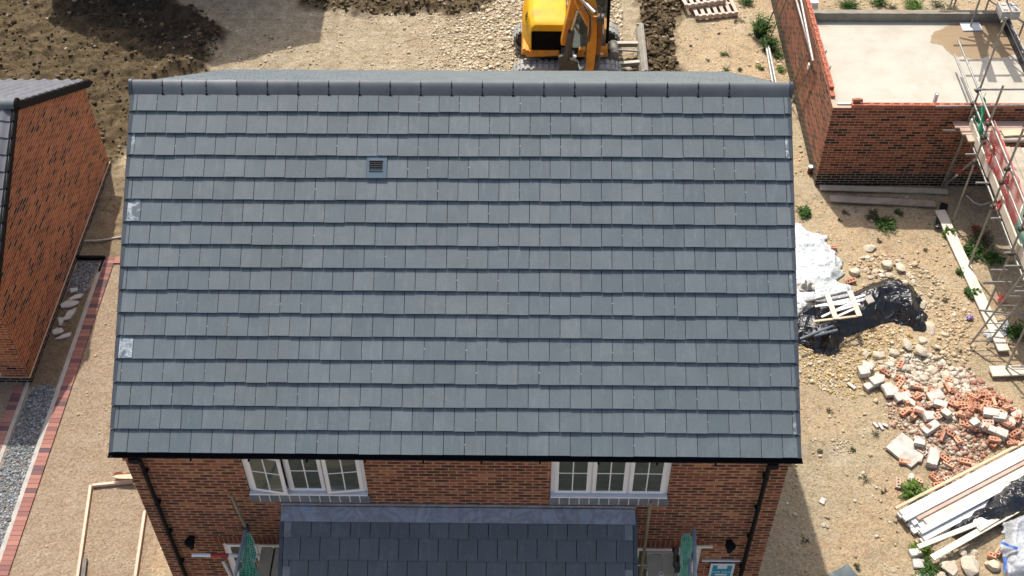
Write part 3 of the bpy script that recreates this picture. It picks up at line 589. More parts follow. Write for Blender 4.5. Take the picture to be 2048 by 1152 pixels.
def window(x0, x1, z0, z1, y, ns, opens, name='window'):
    wv = .062; mb = MB(); yf = y+.03; yb = yf+.06
    mb.box(x0+.004, yf, z0+.004, x1-.004, yb, z0+wv); mb.box(x0+.004, yf, z1-wv, x1-.004, yb, z1-.004)
    wd = (x1-x0-2*wv)/ns; ed = [x0+wv+wd*i for i in range(ns+1)]
    mb.box(x0+.004, yf, z0+wv, x0+wv, yb, z1-wv); mb.box(x1-wv, yf, z0+wv, x1-.004, yb, z1-wv)
    for e in ed[1:-1]: mb.box(e-.02, yf, z0+wv, e+.02, yb, z1-wv)
    mb.box(x0+.004, y-.045, z0-.005, x1-.004, yf-.001, z0+.028)
    wn_ = mb.build(name, 'upvc', house)
    for i in range(ns):
        a, b = ed[i]+(.0 if i == 0 else .014), ed[i+1]-(.0 if i == ns-1 else .014); c0, c1 = z0+wv-.008, z1-wv+.008; sw = .058
        hinge, ang = opens[i]; hx = a if hinge == 'L' else b
        M = Matrix.Translation((hx, yf, 0)) @ Matrix.Rotation(ang, 4, 'Z') @ Matrix.Translation((-hx, -yf, 0))
        m2 = MB(); y0, y1 = yf-.024, yf-.002
        for q_ in ((a, y0, c0, b, y1, c0+sw), (a, y0, c1-sw, b, y1, c1), (a, y0, c0+sw, a+sw, y1, c1-sw), (b-sw, y0, c0+sw, b, y1, c1-sw)): m2.box(*q_)
        cx, cz = (a+b)/2, c0+(c1-c0)*.545
        m2.box(cx-.009, y0+.004, c0+sw, cx+.009, y1-.004, c1-sw); m2.box(a+sw, y0+.005, cz-.009, b-sw, y1-.005, cz+.009)
        m2.v = [tuple(M @ Vector(v_)) for v_ in m2.v]; m2.build('sash', 'upvc', wn_)
        m3 = MB(); m3.add([(a+sw, y0+.012, c0+sw), (b-sw, y0+.012, c0+sw), (b-sw, y0+.012, c1-sw), (a+sw, y0+.012, c1-sw)], [(0, 1, 2, 3)]); m3.v = [tuple(M @ Vector(v_)) for v_ in m3.v]; m3.build('pane', 'glass', wn_)
    return wn_
NO = ('L', 0)
window(*UP1, -YW, 3, [('L', R(-9)), NO, ('R', R(6))]); window(*UP2, -YW, 3, [NO]*3)
window(*LO1, -YW, 2, [NO]*2); window(*LO2, -YW, 2, [NO]*2)
for x0, x1 in ((UP1[0]-.01, UP1[1]+.02), (UP2[0]-.01, UP2[1]+.02)):
    mb = MB(); mb.box(x0+.003, -YW-.039, 3.772, x1-.003, -YW+.03, 3.947); ms = mb.build('sill_bed', 'sillmortar', house)
    mb = MB(); nb = 12; wd = (x1-x0)/nb
    for i in range(nb): mb.box(x0+i*wd+(.009 if i else -.003), -YW-.043, 3.77, x0+(i+1)*wd-(.009 if i < nb-1 else -.003), -YW+.035, 3.95)
    mb.build('sill_bricks', 'bluebrick', house)
for x0, x1 in ((LO1[0]-.1, LO1[1]+.1), (LO2[0]-.1, LO2[1]+.1)):
    mb = MB(); mb.box(x0, -YW-.003, 2.505, x1, -YW+.02, 2.72); mb.build('lintel_bed', 'mortar', house)
    mb = MB(); nb = int((x1-x0)/.075); wd = (x1-x0)/nb
    for i in range(nb): mb.box(x0+i*wd+.005, -YW-.006, 2.505, x0+(i+1)*wd-.005, -YW+.02, 2.715)
    mb.build('lintel_bricks', 'brick_soldier', house)
# downpipes
for px0, py0 in ((-4.58, 0), (4.53, 0)):
    mb = MB(); yp = -YW-.075; sx = 1 if px0 < 0 else -1
    mb.tube([(px0, -YE-.02, ZE-.10), (px0, -YE-.02, ZE-.17), (px0, yp, ZE-.36), (px0, yp, .1)], .034, 10)
    mb.box(px0-.07, -YE-.085, ZE-.16, px0+.07, -YE+.04, ZE-.085)
    mb.tube([(px0, -YE-.02, ZE-.2), (px0, -YE-.02, ZE-.12)], .052, 10)
    for z in (4.55, 3.72, 2.9, 2.0, 1.1):
        mb.tube([(px0, yp, z), (px0, yp, z+.05)], .04, 10); mb.box(px0-.045, yp+.02, z, px0+.045, -YW-.002, z+.035)
    mb.build('downpipe', 'black', house, smooth=True)
# wall lights
for q_ in ((381, 1085), (1460, 1093)):
    x, _, z = at(*q_, 'y', -YW-.1); mb = MB()
    mb.tube([(x, -YW+.002, z+.0), (x, -YW-.025, z+.0)], .055, 12); mb.tube([(x, -YW-.01, z), (x, -YW-.13, z+.02)], .014, 8)
    mb.tube([(x, -YW-.12, z+.07), (x, -YW-.12, z+.05), (x, -YW-.12, z-.03), (x, -YW-.12, z-.13)], .05, 14, rr=[.05, .085, .06, .035]); mb.build('wall_light', 'black', house, smooth=True)
# porch
PZ = 3.63; X0, X1 = -2.71, 2.69; PP = slope(-1, YW, PZ); mb = MB()
for k, (s1, of) in enumerate(((.48, .17), (.815, .31), (1.15, .145), (1.485, .31))):
    s0 = s1-GA-.06 if k else .1; xs = [X0+.05]+[X0+of+.3*i for i in range(19)]; xs = [x for x in xs if x < X1-.06]+[X1-.03]
    for i in range(len(xs)-1):
        mb.ta = min(1, max(0, random.gauss(.45, .25))); tilebox(mb, PP, xs[i]+.005, xs[i+1]-.005, s0, s1+random.uniform(-.006, .006), -.002, .024+random.uniform(-.003, .003), .020)
mb.build('porch_tiles', 'tile_shaded', house)
mb = MB(); mb.hexa([PP(X0+.01, 0, -.12), PP(X1-.01, 0, -.12), PP(X1-.01, 1.46, -.12), PP(X0+.01, 1.46, -.12), PP(X0+.01, 0, -.016), PP(X1-.01, 0, -.016), PP(X1-.01, 1.46, -.016), PP(X0+.01, 1.46, -.016)]); mb.build('porch_deck', 'underlay', house)
for sx in (0, 1):
    mb = MB(); x0 = X1-.028 if sx else X0-.012
    for k in range(4): 
        s1 = .48+GA*k+.004; s0 = s1-GA+.006 if k else .1
        mb.hexa([PP(x0, s0, -.14), PP(x0+.06, s0, -.14), PP(x0+.06, s1, -.13), PP(x0, s1, -.13), PP(x0, s0, .012), PP(x0+.06, s0, .012), PP(x0+.06, s1, .03), PP(x0, s1, .03)])
    mb.build('porch_verge', 'verge', house)
    for s1 in (.48, 1.15):
        mb = MB(); a_ = X1-.16 if sx else X0+.055; mb.hexa([PP(a_, s1-.23, .014), PP(a_+.115, s1-.23, .014), PP(a_+.115, s1, .022), PP(a_, s1, .022), PP(a_, s1-.23, .02), PP(a_+.115, s1-.23, .02), PP(a_+.115, s1, .027), PP(a_, s1, .027)])
        mb.build('pale_half_tile', 'ridge_pale', house)
mb = MB()
def fl(u, v_): 
    x = X0+(X1-X0)*u; return Vector(PP(x, .02+.225*v_, .032+.010*mn.noise(Vector((x*4, v_*2, 0)))+.004*mn.noise(Vector((x*15, v_*5, 3)))))
mb.grid(fl, 160, 10); mb.prism([(-YW-.002, PZ-.02), (-YW-.02, PZ+.0), (-YW-.02, PZ+.075), (-YW-.002, PZ+.075)], X0, X1, 'x')
for x in (-1.2, .25, 1.6): mb.hexa([PP(x, .0, .036), PP(x+.02, .0, .036), PP(x+.02, .245, .036), PP(x, .245, .036), PP(x, .0, .045), PP(x+.02, .0, .045), PP(x+.02, .245, .045), PP(x, .245, .045)])
mb.build('lead_flashing', 'lead', house, smooth=True)
for x in (X0+.12, X1-.2, 0):
    mb = MB(); mb.box(x, -YW-1.15, 2.52, x+.08, -YW-.002, 2.6); mb.box(x, -YW-.08, 1.8, x+.08, -YW-.002, 2.52); mb.beam((x+.04, -YW-.06, 1.85), (x+.04, -YW-1.05, 2.55), .07, .07)
    mb.build('porch_bracket', 'upvc', house)

# FOR SALE sign
sz0, sz1 = 1.66, 2.10; sx0, sx1 = 4.015, 4.405; ys = -YW-.05
sg = empty('sale_sign', (4.21, ys, sz0), 'small blue and white FOR SALE sign on the wall beside the right downpipe', 'sign')
mb = MB(); mb.box(sx0, ys, sz0, sx1, ys+.012, sz1); mb.build('sign_board', 'signwhite', sg)
mb = MB(); cx = (sx0+sx1)/2; Wd, Hd = sx1-sx0, sz1-sz0
pl = [(-.40, -.40), (.40, -.40), (.40, .40), (.20, .40), (.20, .16), (-.20, .16), (-.20, .40), (-.40, .40)]
mb.prism([(cx+a*Wd, sz0+Hd*(.5+b)) for a, b in pl], ys-.002, ys-.0005, 'y'); mb.build('sign_panel', 'cyan', sg)
ST = Matrix.Translation((cx, ys-.004, sz0+Hd*.44)) @ Matrix.Rotation(R(90), 4, 'X'); text('FOR SALE', .068, ST, 'signwhite', sg)
mb = MB(); mb.prism([(cx-.09, sz0+Hd*.2), (cx+.09, sz0+Hd*.2), (cx+.10, sz0+Hd*.25), (cx+.09, sz0+Hd*.3), (cx-.09, sz0+Hd*.3), (cx-.10, sz0+Hd*.25)], ys-.003, ys-.0008, 'y')
mb.prism([(cx-.02, sz0+Hd*.79), (cx+.02, sz0+Hd*.79), (cx, sz0+Hd*.84)], ys-.003, ys-.0008, 'y'); mb.build('sign_marks', 'signwhite', sg)
mb = MB(); mb.box(3.87, -YW-.028, 2.13, 4.48, -YW-.004, 2.165); mb.build('hanging_rail', 'signwhite', sg)

# ================================================================== left building (single storey, pantile roof)
XN = -9.17; YN0, YN1 = .97, 7.68; YR, ZR = 4.38, 4.46; RL = math.atan2(ZR-2.42, 3.42)
lb = empty('brick_outbuilding', (-12, 4.3, 0), 'orange brick building with grey wavy tiled roof at the left edge', 'house')
XW = -16.5
mb = MB(); zE = 2.36
mb.add([(XN, YN0, 0), (XN, YN1, 0), (XN, YN1, zE), (XN, YR, ZR-.06), (XN, YN0, zE)], [(0, 1, 2, 3, 4)]); mb.add([(XN+.03, YN0-.03, 0), (XN+.03, YN1+.03, 0), (XN+.03, YN1+.03, .15), (XN+.03, YN0-.03, .15), (XN, YN0, .15), (XN, YN1, .15)], [(0, 1, 2, 3), (3, 2, 5, 4)])
mb.build('gable_wall', 'brick_left', lb)
mb = MB(); wall_sheet(mb, 'y', YN0, XW, XN, .15, zE, [(-12.6, -9.72, .15, 2.1)]); mb.add([(XW, YN0-.03, 0), (XN+.03, YN0-.03, 0), (XN+.03, YN0-.03, .15), (XW, YN0-.03, .15), (XN, YN0, .15), (XW, YN0, .15)], [(0, 1, 2, 3), (3, 2, 4, 5)]); mb.build('front_wall', 'brick_left', lb)
mb = MB(); wall_sheet(mb, 'y', YN1, XW, XN, 0, zE, [], inward=-1); mb.build('back_wall', 'brick_left', lb)
mb = MB(); mb.box(-12.6, YN0+.06, .0, -9.72, YN0+.1, 2.1)
for i in range(7): mb.box(-12.6, YN0+.05, .29*i+.04, -9.72, YN0+.062, .29*i+.30)
mb.build('garage_door', 'upvc', lb)
cL, sL = math.cos(RL), math.sin(RL); LL = 3.42/cL+.16
for sgn, nm in ((-1, 'front_roof_slope'), (1, 'back_roof_slope')):
    PL = lambda x, s, h, sgn=sgn: (x, YR+sgn*(s*cL+h*sL), ZR-s*sL+h*cL)
    mb = MB(); nr = 12; ga = LL/nr
    for k in range(nr):
        cw = .27
        for j in range(28):
            mb.ta = min(1, max(0, random.gauss(.5, .2))); xa = XN+.03-(j+1)*cw
            ns_ = 8
            prof = [(i/ns_, .028*math.sin(2*math.pi*(i/ns_)+.6)) for i in range(ns_+1)]
            vs = []
            for s_k, hh in (((k)*ga-.05 if k else .0, .008), ((k+1)*ga, .030)):
                vs += [PL(xa+u*cw, s_k, hh+.03+q_) for u, q_ in prof]
            vs += [PL(xa+u*cw, (k+1)*ga, .030+.012+q_) for u, q_ in prof]; m_ = ns_+1
            mb.add(vs, [(i, i+1, i+1+m_, i+m_) for i in range(ns_)]+[(i+m_, i+1+m_, i+1+2*m_, i+2*m_) for i in range(ns_)])
    rf = mb.build(nm, 'tile_left', lb, smooth=True)
    mb = MB(); mb.hexa([PL(XW, 0, -.06), PL(XN+.0, 0, -.06), PL(XN+.0, LL-.02, -.06), PL(XW, LL-.02, -.06), PL(XW, 0, -.02), PL(XN+.0, 0, -.02), PL(XN+.0, LL-.02, -.02), PL(XW, LL-.02, -.02)]); mb.build('underlay', 'underlay', rf)
    mb = MB()
    for k in range(nr):
        a, b = k*ga, (k+1)*ga-.004
        mb.hexa([PL(XN-.02, a, -.10), PL(XN+.06, a, -.10), PL(XN+.06, b, -.09), PL(XN-.02, b, -.09), PL(XN-.02, a, .045), PL(XN+.06, a, .045), PL(XN+.06, b, .078), PL(XN-.02, b, .078)])
    mb.build('verge_trim', 'black', rf)
    yg_, zg_ = YR+sgn*(LL*cL+.04), ZR-LL*sL-.03; mb = MB()
    mb.prism([(yg_+.055*math.cos(t), zg_+.055*math.sin(t)) for t in np.linspace(math.pi, 2*math.pi, 9)]+[(yg_+.048*math.cos(t), zg_+.048*math.sin(t)) for t in np.linspace(2*math.pi, math.pi, 9)], XW, XN+.07, 'x'); mb.build('gutter', 'black', lb, smooth=True)
for i in range(9):
    mb = MB(); x1 = XN+.05-i*.46; T_ = np.linspace(R(-5), R(185), 13); mb.prism([(YR+.125*math.cos(t), ZR+.02+.125*math.sin(t)) for t in T_]+[(YR+.11*math.cos(t), ZR+.02+.11*math.sin(t)) for t in T_[::-1]], x1-.455, x1, 'x'); mb.build('ridge_tile', 'ridge', lb, smooth=True)
mb = MB(); mb.prism([(YR+.14*math.cos(t), ZR+.02+.14*math.sin(t)) for t in np.linspace(R(-14), R(194), 15)], XN+.05, XN+.085, 'x'); mb.build('ridge_end_cap', 'black', lb, smooth=True)

# house beyond the top of the frame: its shadow lies over the soil and crushed stone
sh = empty('neighbouring_house', (-9.7, 20, 0), 'brick house standing beyond the top left corner whose shadow falls on the soil', 'house')
mb = MB(); hx0, hx1, hy0, hy1 = -13.25, -6.15, 16.75, 25; hz = 5.5; ax_ = -9.55; az = 8.3
mb.add([(hx0, hy0, 0), (hx1, hy0, 0), (hx1, hy0, 6.2), (ax_, hy0, az), (hx0, hy0, 5.2), (hx0, hy1, 0), (hx1, hy1, 0), (hx1, hy1, 6.2), (ax_, hy1, az), (hx0, hy1, 5.2)], [(0, 1, 2, 3, 4), (5, 6, 7, 8, 9), (0, 4, 9, 5), (1, 6, 7, 2)]); mb.build('wall', 'brick_main', sh)
mb = MB(); 
mb.prism([(hx0-.15, 5.1), (ax_, az+.05), (hx1+.15, 6.1), (hx1+.15, 6.2), (ax_, az+.17), (hx0-.15, 5.22)], hy0-.08, hy1+.08, 'y'); mb.build('roof', 'tile_shaded', sh)

# ================================================================== garden path left of the house
def pavers(name, x0, x1, y0, y1, label, alongx=False, z=.0):
    mb = MB(); st = .1035; 
    if not alongx:
        k = int((y1-y0)/st)
        for i in range(k):
            mb.ta = rng.random(); mb.box(x0+rng.uniform(-.002, .002), y0+i*st+.003, -.05, x1, y0+(i+1)*st-.003, .035+z+rng.uniform(-.002, .002))
    else:
        k = int((x1-x0)/.205)
        for i in range(k): mb.ta = .5+.5*rng.random(); mb.box(x0+i*.205+.003, y0, -.05, x0+(i+1)*.205-.003, y1, .035+z)
    return mb.build(name, 'paver', None, label, 'edging')
pavers('brick_edging', -8.50, -8.285, -9, 4.56, 'long red brick edging strip between the gravel and the sandy drive')
pavers('brick_edging', -8.285, -7.3, 4.36, 4.56, 'short brick edging at the top of the drive by the main roof', True)
pavers('brick_edging', -9.46, -9.255, -9, .93, 'brick edging strip running from the corner of the orange building')
mb = MB(); mb.grid(lambda u, v_: (-8.60+.1*u, -9+13.5*v_, .012+.02*u+.008*mn.noise(Vector((u*3, v_*60, 0)))), 3, 200); mb.add([(-8.6, -9, -.1), (-8.6, 4.5, -.1), (-8.6, 4.5, .012), (-8.6, -9, .012)], [(0, 1, 2, 3)]); mb.build('concrete_haunch', 'concrete', None, 'narrow concrete haunching beside the long brick edging', 'kerb')
mb = MB(); mb.grid(lambda u, v_: (-9.255+.075*u, -9+9.93*v_, .03-.02*u+.006*mn.noise(Vector((u*3, v_*50, 3)))), 3, 140); mb.build('concrete_haunch', 'concrete', None, 'concrete haunching between the gravel and the edging under the orange wall', 'kerb')
mb = MB(); mb.box(-9.13, 4.47, -.05, -8.50, 4.53, .10); mb.box(-8.56, 4.1, -.05, -8.52, 4.46, .06); mb.build('black_drain_edge', 'black', None, 'black plastic drain edge closing the top of the gravel strip', 'drain')
X, Y = scatter(9000, [(-9.19, -4.2), (-8.6, -4.2), (-8.6, .75), (-8.75, .9), (-9.12, .8)]); stones('grey_gravel', X, Y, np.clip(rng.lognormal(math.log(.017), .35, len(X)), .008, .04), 'grit', 'grey gravel filling the path between the brick edgings', 'gravel')
X, Y = scatter(1500, [(-9.1, 3.5), (-8.72, 3.4), (-8.62, 4.4), (-9.1, 4.44)]); stones('grey_gravel', X, Y, np.clip(rng.lognormal(math.log(.015), .35, len(X)), .008, .035), 'grit', 'grey gravel patch at the top end of the path', 'gravel')
SL = [((147, 583), [(-.09, .06), (.08, .09), (.10, -.02), (-.03, -.08)], 'small wedge of broken slab nearest the gravel top'), ((152, 596), [(-.16, -.07), (.0, .08), (.16, .09), (.12, -.03), (-.08, -.1)], 'long grey slab shard second from the top of the path'),
      ((140, 610), [(-.2, -.03), (-.08, .1), (.16, .1), (.2, .03), (.05, -.09), (-.14, -.12)], 'widest broken slab piece on the earth path'), ((139, 630), [(-.09, -.18), (-.05, .08), (.11, .19), (.12, .12), (.06, -.16)], 'tall upright shard of slab on the earth path'),
      ((121, 645), [(-.07, .11), (.08, .11), (.06, -.1), (.01, -.12)], 'triangular slab shard close to the wall'), ((117, 665), [(-.13, .03), (-.04, .11), (.07, .09), (.13, 0), (.06, -.07), (-.09, -.08)], 'rounded slab piece lowest but one on the path'), ((127, 673), [(-.15, -.1), (.0, .03), (.15, .1), (.16, -.01), (.0, -.09)], 'lowest slab shard on the earth path')]
for (px, py), poly, lb_ in SL:
    x, y = g(px, py); mb = MB(); a = rng.uniform(-.05, .05)
    mb.prism([(x+p0*math.cos(a)-p1*math.sin(a), y+p0*math.sin(a)+p1*math.cos(a)) for p0, p1 in poly], .0, .045); ob = mb.build('slab_shard', 'concgrey', None, lb_, 'slab piece', 'broken slabs on the earth path', bevel=.006); ob.rotation_euler = (R(rng.uniform(-4, 4)), R(rng.uniform(-4, 4)), 0)
mb = MB(); mb.tube([g(170, 485)+(.05,), g(205, 483)+(.04,), g(244, 477)+(.05,)], .022, 8); mb.build('loose_pipe', 'concgrey', None, 'thin pale pipe lying on shaded earth above the gravel path', 'pipe', smooth=True)
# timber battens on the drive
for a, b, lb_, w_ in (((183, 974), (155, 1170), 'long pink timber batten running down the drive from the corner', .05), ((187, 974), (266, 966), 'short timber batten from the corner to the house wall', .05), ((291, 1026), (270, 1170), 'second long batten on the drive nearer the house', .05)):
    p, q_ = g(*a), g(*b); mb = MB(); mb.beam((*p, .045), (*q_, .045), w_, .07); mb.build('timber_batten', simple('pink_batten', (.72, .52, .40), (.62, .44, .33), 5, .8, .15) if 'PB' not in MAT else MAT['PB'], None, lb_, 'batten', 'battens pegged out on the drive')
x, y = g(248, 963); mb = MB(); mb.prism([(x-.18, y-.02), (x-.1, y+.02), (x+.3, y+.06), (x+.3, y-.06), (x-.05, y-.06)], .17, .19); mb.beam((x-.1, y, .0), (x-.1, y, .18), .04, .04); mb.build('timber_offcut', 'timber', None, 'curled timber offcut propped on the batten by the house corner', 'offcut')
x, y = g(240, 955); mb = MB(); mb.prism([(x-.12, y-.05), (x-.08, y+.05), (x+.02, y+.07), (x+.1, y+.02), (x+.3, y+.06), (x+.3, y-.06)], .08, .10); mb.build('plywood_scrap', 'brick_soldier', None, 'reddish brown scrap behind the curled offcut', 'scrap')
p, q_ = g(172, 1120), g(166, 1175); mb = MB(); mb.beam((*p, .05), (*q_, .05), .07, .06); mb.build('spirit_level', 'mech', None, 'dark spirit level lying beside the long batten', 'level')

# ================================================================== unfinished building on the right
rb = empty('unfinished_building', (7.9, 7.2, 0), 'half built red brick walls with a pale concrete slab at the upper right', 'building')
GX0, GY0, GZ = 7.865, 7.15, 2.325; SZ = 2.2; GX1 = 15.2; GYB = 10.70
mb = MB(); wall_sheet(mb, 'y', GY0, GX0, GX1, 0, GZ, []); mb.build('front_wall', 'brick_right', rb)
mb = MB(); wall_sheet(mb, 'x', GX0, GY0, 18., 0, GZ, []); mb.add([(GX0, GY0, GZ), (GX0+.1, GY0+.1, GZ), (GX0+.1, 18, GZ), (GX0, 18, GZ)], [(0, 1, 2, 3)]); mb.add([(GX0, GY0, GZ), (GX1, GY0, GZ), (GX1, GY0+.1, GZ), (GX0+.1, GY0+.1, GZ)], [(0, 1, 2, 3)]); mb.add([(GX0+.1, GYB, 0), (GX0+.1, 18, 0), (GX0+.1, 18, GZ), (GX0+.1, GYB, GZ)], [(0, 1, 2, 3)]); mb.build('side_wall', 'brick_right', rb)
def frog(name, cx, cy, z, L_, W_, h, rotz=0, lab=None, tilt=0, par=None):
    mb = MB(); a, b = L_/2, W_/2; f, gq = a-.035, b-.028
    vs = [(-a, -b, 0), (a, -b, 0), (a, b, 0), (-a, b, 0), (-a, -b, h), (a, -b, h), (a, b, h), (-a, b, h), (-f, -gq, h), (f, -gq, h), (f, gq, h), (-f, gq, h), (-f+.012, -gq+.012, h-.02), (f-.012, -gq+.012, h-.02), (f-.012, gq-.012, h-.02), (-f+.012, gq-.012, h-.02)]
    fs = [(3, 2, 1, 0), (0, 1, 5, 4), (1, 2, 6, 5), (2, 3, 7, 6), (3, 0, 4, 7), (4, 5, 9, 8), (5, 6, 10, 9), (6, 7, 11, 10), (7, 4, 8, 11), (8, 9, 13, 12), (9, 10, 14, 13), (10, 11, 15, 14), (11, 8, 12, 15), (12, 13, 14, 15)]
    M = Matrix.Translation((cx, cy, z)) @ Matrix.Rotation(rotz, 4, 'Z') @ Matrix.Rotation(tilt, 4, 'X'); mb.add([M @ Vector(v_) for v_ in vs], fs); return mb
mb = MB()
for i in range(26):
    x = GX0+.42+.225*i; m_ = frog('', x+.1075, GY0+.0515, GZ+.012, .215, .102, .065); mb.add(m_.v, m_.f); mb.add([(x-.01, GY0+.004, GZ), (x+.225, GY0+.004, GZ), (x+.225, GY0+.1, GZ), (x-.01, GY0+.1, GZ), (x-.01, GY0+.004, GZ+.0115), (x+.225, GY0+.004, GZ+.0115), (x+.225, GY0+.1, GZ+.0115), (x-.01, GY0+.1, GZ+.0115)], [(0, 1, 5, 4), (4, 5, 6, 7)])
mb.build('top_course', 'brick_red', rb)
mb = MB()
for i in range(46):
    y = GY0+.34+.225*i; m_ = frog('', GX0+.0515, y+.1075, GZ+.012, .205, .102, .065, R(90)); mb.add(m_.v, m_.f); m_ = frog('', GX0+.0515+rng.uniform(-.006, .006), y+.1075, GZ+.087, .200, .102, .065, R(90)); 
    if i > 0: mb.add(m_.v, m_.f)
mb.build('top_course', 'brick_red', rb)
# inner leaf, slab, back wall
mb = MB(); mb.box(GX0+.10, GY0+.16, 0, GX0+.30, GYB+.2, SZ-.004); mb.box(GX0+.3, GY0+.16, 0, GX1, GY0+.3, SZ-.004); mb.build('block_leaf', 'concgrey', rb)
mb = MB(); nx_, ny_ = 90, 50; sx0_, sx1_, sy0_, sy1_ = GX0+.115, 12.62, GY0+.13, GYB-.001
WETP = [g(*q_, SZ) for q_ in [(1868, 70), (1905, 52), (1950, 42), (2048, 44), (2060, 100), (2010, 112), (1975, 112), (1952, 117), (1930, 112), (1905, 108), (1890, 92), (1862, 84)]]
gxs = np.linspace(sx0_, sx1_, nx_+1); gys = np.linspace(sy0_, sy1_, ny_+1); mb.grid(lambda u, v_: (sx0_+(sx1_-sx0_)*u, sy0_+(sy1_-sy0_)*v_, SZ), nx_, ny_); k_ = len(mb.v)
mb.add([(sx0_, sy0_, SZ-.15), (sx1_, sy0_, SZ-.15), (sx1_, sy0_, SZ), (sx0_, sy0_, SZ), (sx0_, sy1_, SZ-.15), (sx0_, sy1_, SZ)], [(0, 1, 2, 3), (0, 3, 5, 4)])
ob = mb.build('floor_slab', 'slab', rb); av = np.array(mb.v); wv_ = .5+sdf(WETP, av[:, 0], av[:, 1])*2.0+.12; a_ = ob.data.attributes.new('wet', 'FLOAT', 'POINT'); a_.data.foreach_set('value', np.clip(wv_, 0, 1).astype(np.float32))
mb = MB(); mb.grid(lambda u, v_: (GX0+.102+u*4.62, GYB+(.0 if v_ < .5 else .16), 2.44+.012*mn.noise(Vector((u*22, v_*3, 0)))), 60, 1); mb.box(GX0+.102, GYB, 0, GX0+4.72, GYB+.16, 2.43); mb.build('back_wall', simple('block_wall', (.30, .27, .21), (.22, .2, .155), 5, .9, .4, dirt=.6), rb)
mb = MB(); mb.box(12.62, GY0+.3, 0, 12.72, GYB, 2.40); mb.build('right_wall', 'concgrey', rb)
mb = MB(); mb.box(12.60, GY0+.3, 2.404, 12.66, GYB-.1, 2.45); mb.grid(lambda u, v_: (12.60+.06*u-.02, GY0+.3+3*v_, 2.40-.19*(1-u)), 2, 20); mb.build('damp_course', 'tarp', rb)
for dx in (0, .24):
    mb = MB(); mb.box(12.42+dx, 10.42, 2.46, 12.62+dx, 10.86, 2.68); 
    for yy in (10.5, 10.7): mb.box(12.46+dx, yy, 2.675, 12.58+dx, yy+.1, 2.70)
    mb.build('hollow_block', 'concgrey', None, ('left' if dx == 0 else 'right')+' one of two grey hollow blocks on the far slab corner', 'block', 'hollow blocks on the slab corner')
# dark grey recess block at the near corner + loose brick + white stub
mb = MB(); mb.box(GX0+.12, GY0+.105, 2.05, GX0+.42, GY0+.155, 2.36); mb.build('cavity_closer', 'whiteboard', rb)
mb = frog('', GX0+.55, GY0+.11, GZ+.092, .215, .102, .065, R(4), None, R(-18)); mb.build('loose_brick', 'brick_red', None, 'loose red brick lying on top of the wall near its corner', 'brick')
x, y, _ = at(1865, 207, 'z', 2.2); mb = MB(); mb.tube([(x, GY0+.26, 2.0), (x+.01, GY0+.27, 2.52)], .048, 12, cap=False); mb.tube([(x+.01, GY0+.27, 2.515), (x+.01, GY0+.27, 2.516)], .03, 10); mb.build('soil_pipe_stub', 'whiteboard', None, 'short white pipe stub standing behind the front wall top', 'pipe', smooth=True)
for q_, lb_ in (((1640, 48), 'upper'), ((1648, 70), 'middle'), ((1656, 115), 'lower')):
    pass
for (ax1, ay1), lb_ in (((1647, 84), 'grey wall tie board leaning inside the side wall, farther one'), ((1655, 118), 'grey wall tie board leaning inside the side wall, nearer one')):
    y = at(ax1, ay1, 'x', GX0+.12)[1]; mb = MB(); mb.add([(GX0+.125, y-.15, SZ+.005), (GX0+.125, y+.22, SZ+.005), (GX0+.28, y+.1, SZ+.01), (GX0+.125, y-.15, SZ+.13), (GX0+.125, y+.22, SZ+.13)], [(0, 2, 3), (1, 2, 4), (3, 2, 4), (0, 1, 2)]); mb.build('insulation_offcut', 'concgrey', None, lb_, 'insulation')
x, y, _ = at(1636, 8, 'z', 2.3); mb = MB(); mb.box(GX0+.115, y-.06, 2.1, GX0+.33, y+.2, 2.37); mb.build('white_block', 'whiteboard', None, 'white insulation block on top of the side wall beyond the slab', 'block')

# ================================================================== scaffold on the right
sc = empty('scaffold', (10.87, 4, 0), 'tube scaffold with boards and red and green mesh along the right edge', 'scaffold')
TR = .0242
def stube(p, q_, par=None, mat='steel', name='scaffold_tube', r=TR, **kw):
    mb = MB(); mb.tube([p, q_], r, 10); return mb.build(name, mat, par, smooth=True, **kw)
ST_ = [(10.90, 7.02, 4.75), (10.83, 5.85, 3.95), (10.84, 4.40, 4.0), (10.85, 3.01, 4.1), (10.88, 1.45, 4.1)]
for i, (x, y, zt) in enumerate(ST_):
    stube((x, y, .05), (x+(.12 if i == 0 else .03), y+(.10 if i == 0 else 0), zt), sc, name='standard')
for y in (6.9, 4.4, 1.5): stube((12.15, y, .05), (12.15, y, 4.1), sc, name='standard')
for z, y1 in ((2.92, 8.9), (2.55, 8.86)): stube((10.93, -1., z), (10.93, y1, z+.01), sc, name='guard_rail')
stube((10.93, -1, 1.86), (10.93, 7.1, 1.86), sc, name='ledger'); stube((12.15, -1, 1.86), (12.15, 7.0, 1.86), sc, name='ledger')
for px, py in ((1885, 261), (1930, 309), (1951, 366), (1981, 437), (2008, 506)):
    x, y, z = at(px, py, 'z', 1.91); stube((x, y, 1.915), (12.4, y, 1.915), sc, name='transom')
for y in (1.9, 2.6): stube((10.62, y, 1.915), (12.4, y, 1.915), sc, name='transom')
a, b = at(1981, 540, 'z', 1.2), at(1970, 564, 'z', 1.2)
stube((a[0], a[1], 1.2), (13.2, a[1]-.02, 1.2), sc, name='transom'); stube((b[0], b[1], 1.2), (13.2, b[1]-.02, 1.2), sc, name='transom')
a = at(1957, 620, 'z', .55); stube((a[0], a[1], .55), (12.2, a[1]-.25, .55), sc, name='transom')
a, b = at(1872, 213, 'z', 2.5), at(1946, 205, 'z', 2.5); stube((a[0], a[1], 2.50), (13.6, a[1]+.10, 2.5), sc, name='transom')
a = at(1957, 180, 'z', 2.96); stube((a[0]-.1, a[1], 2.97), (13.5, a[1]+.05, 2.97), sc, name='transom')
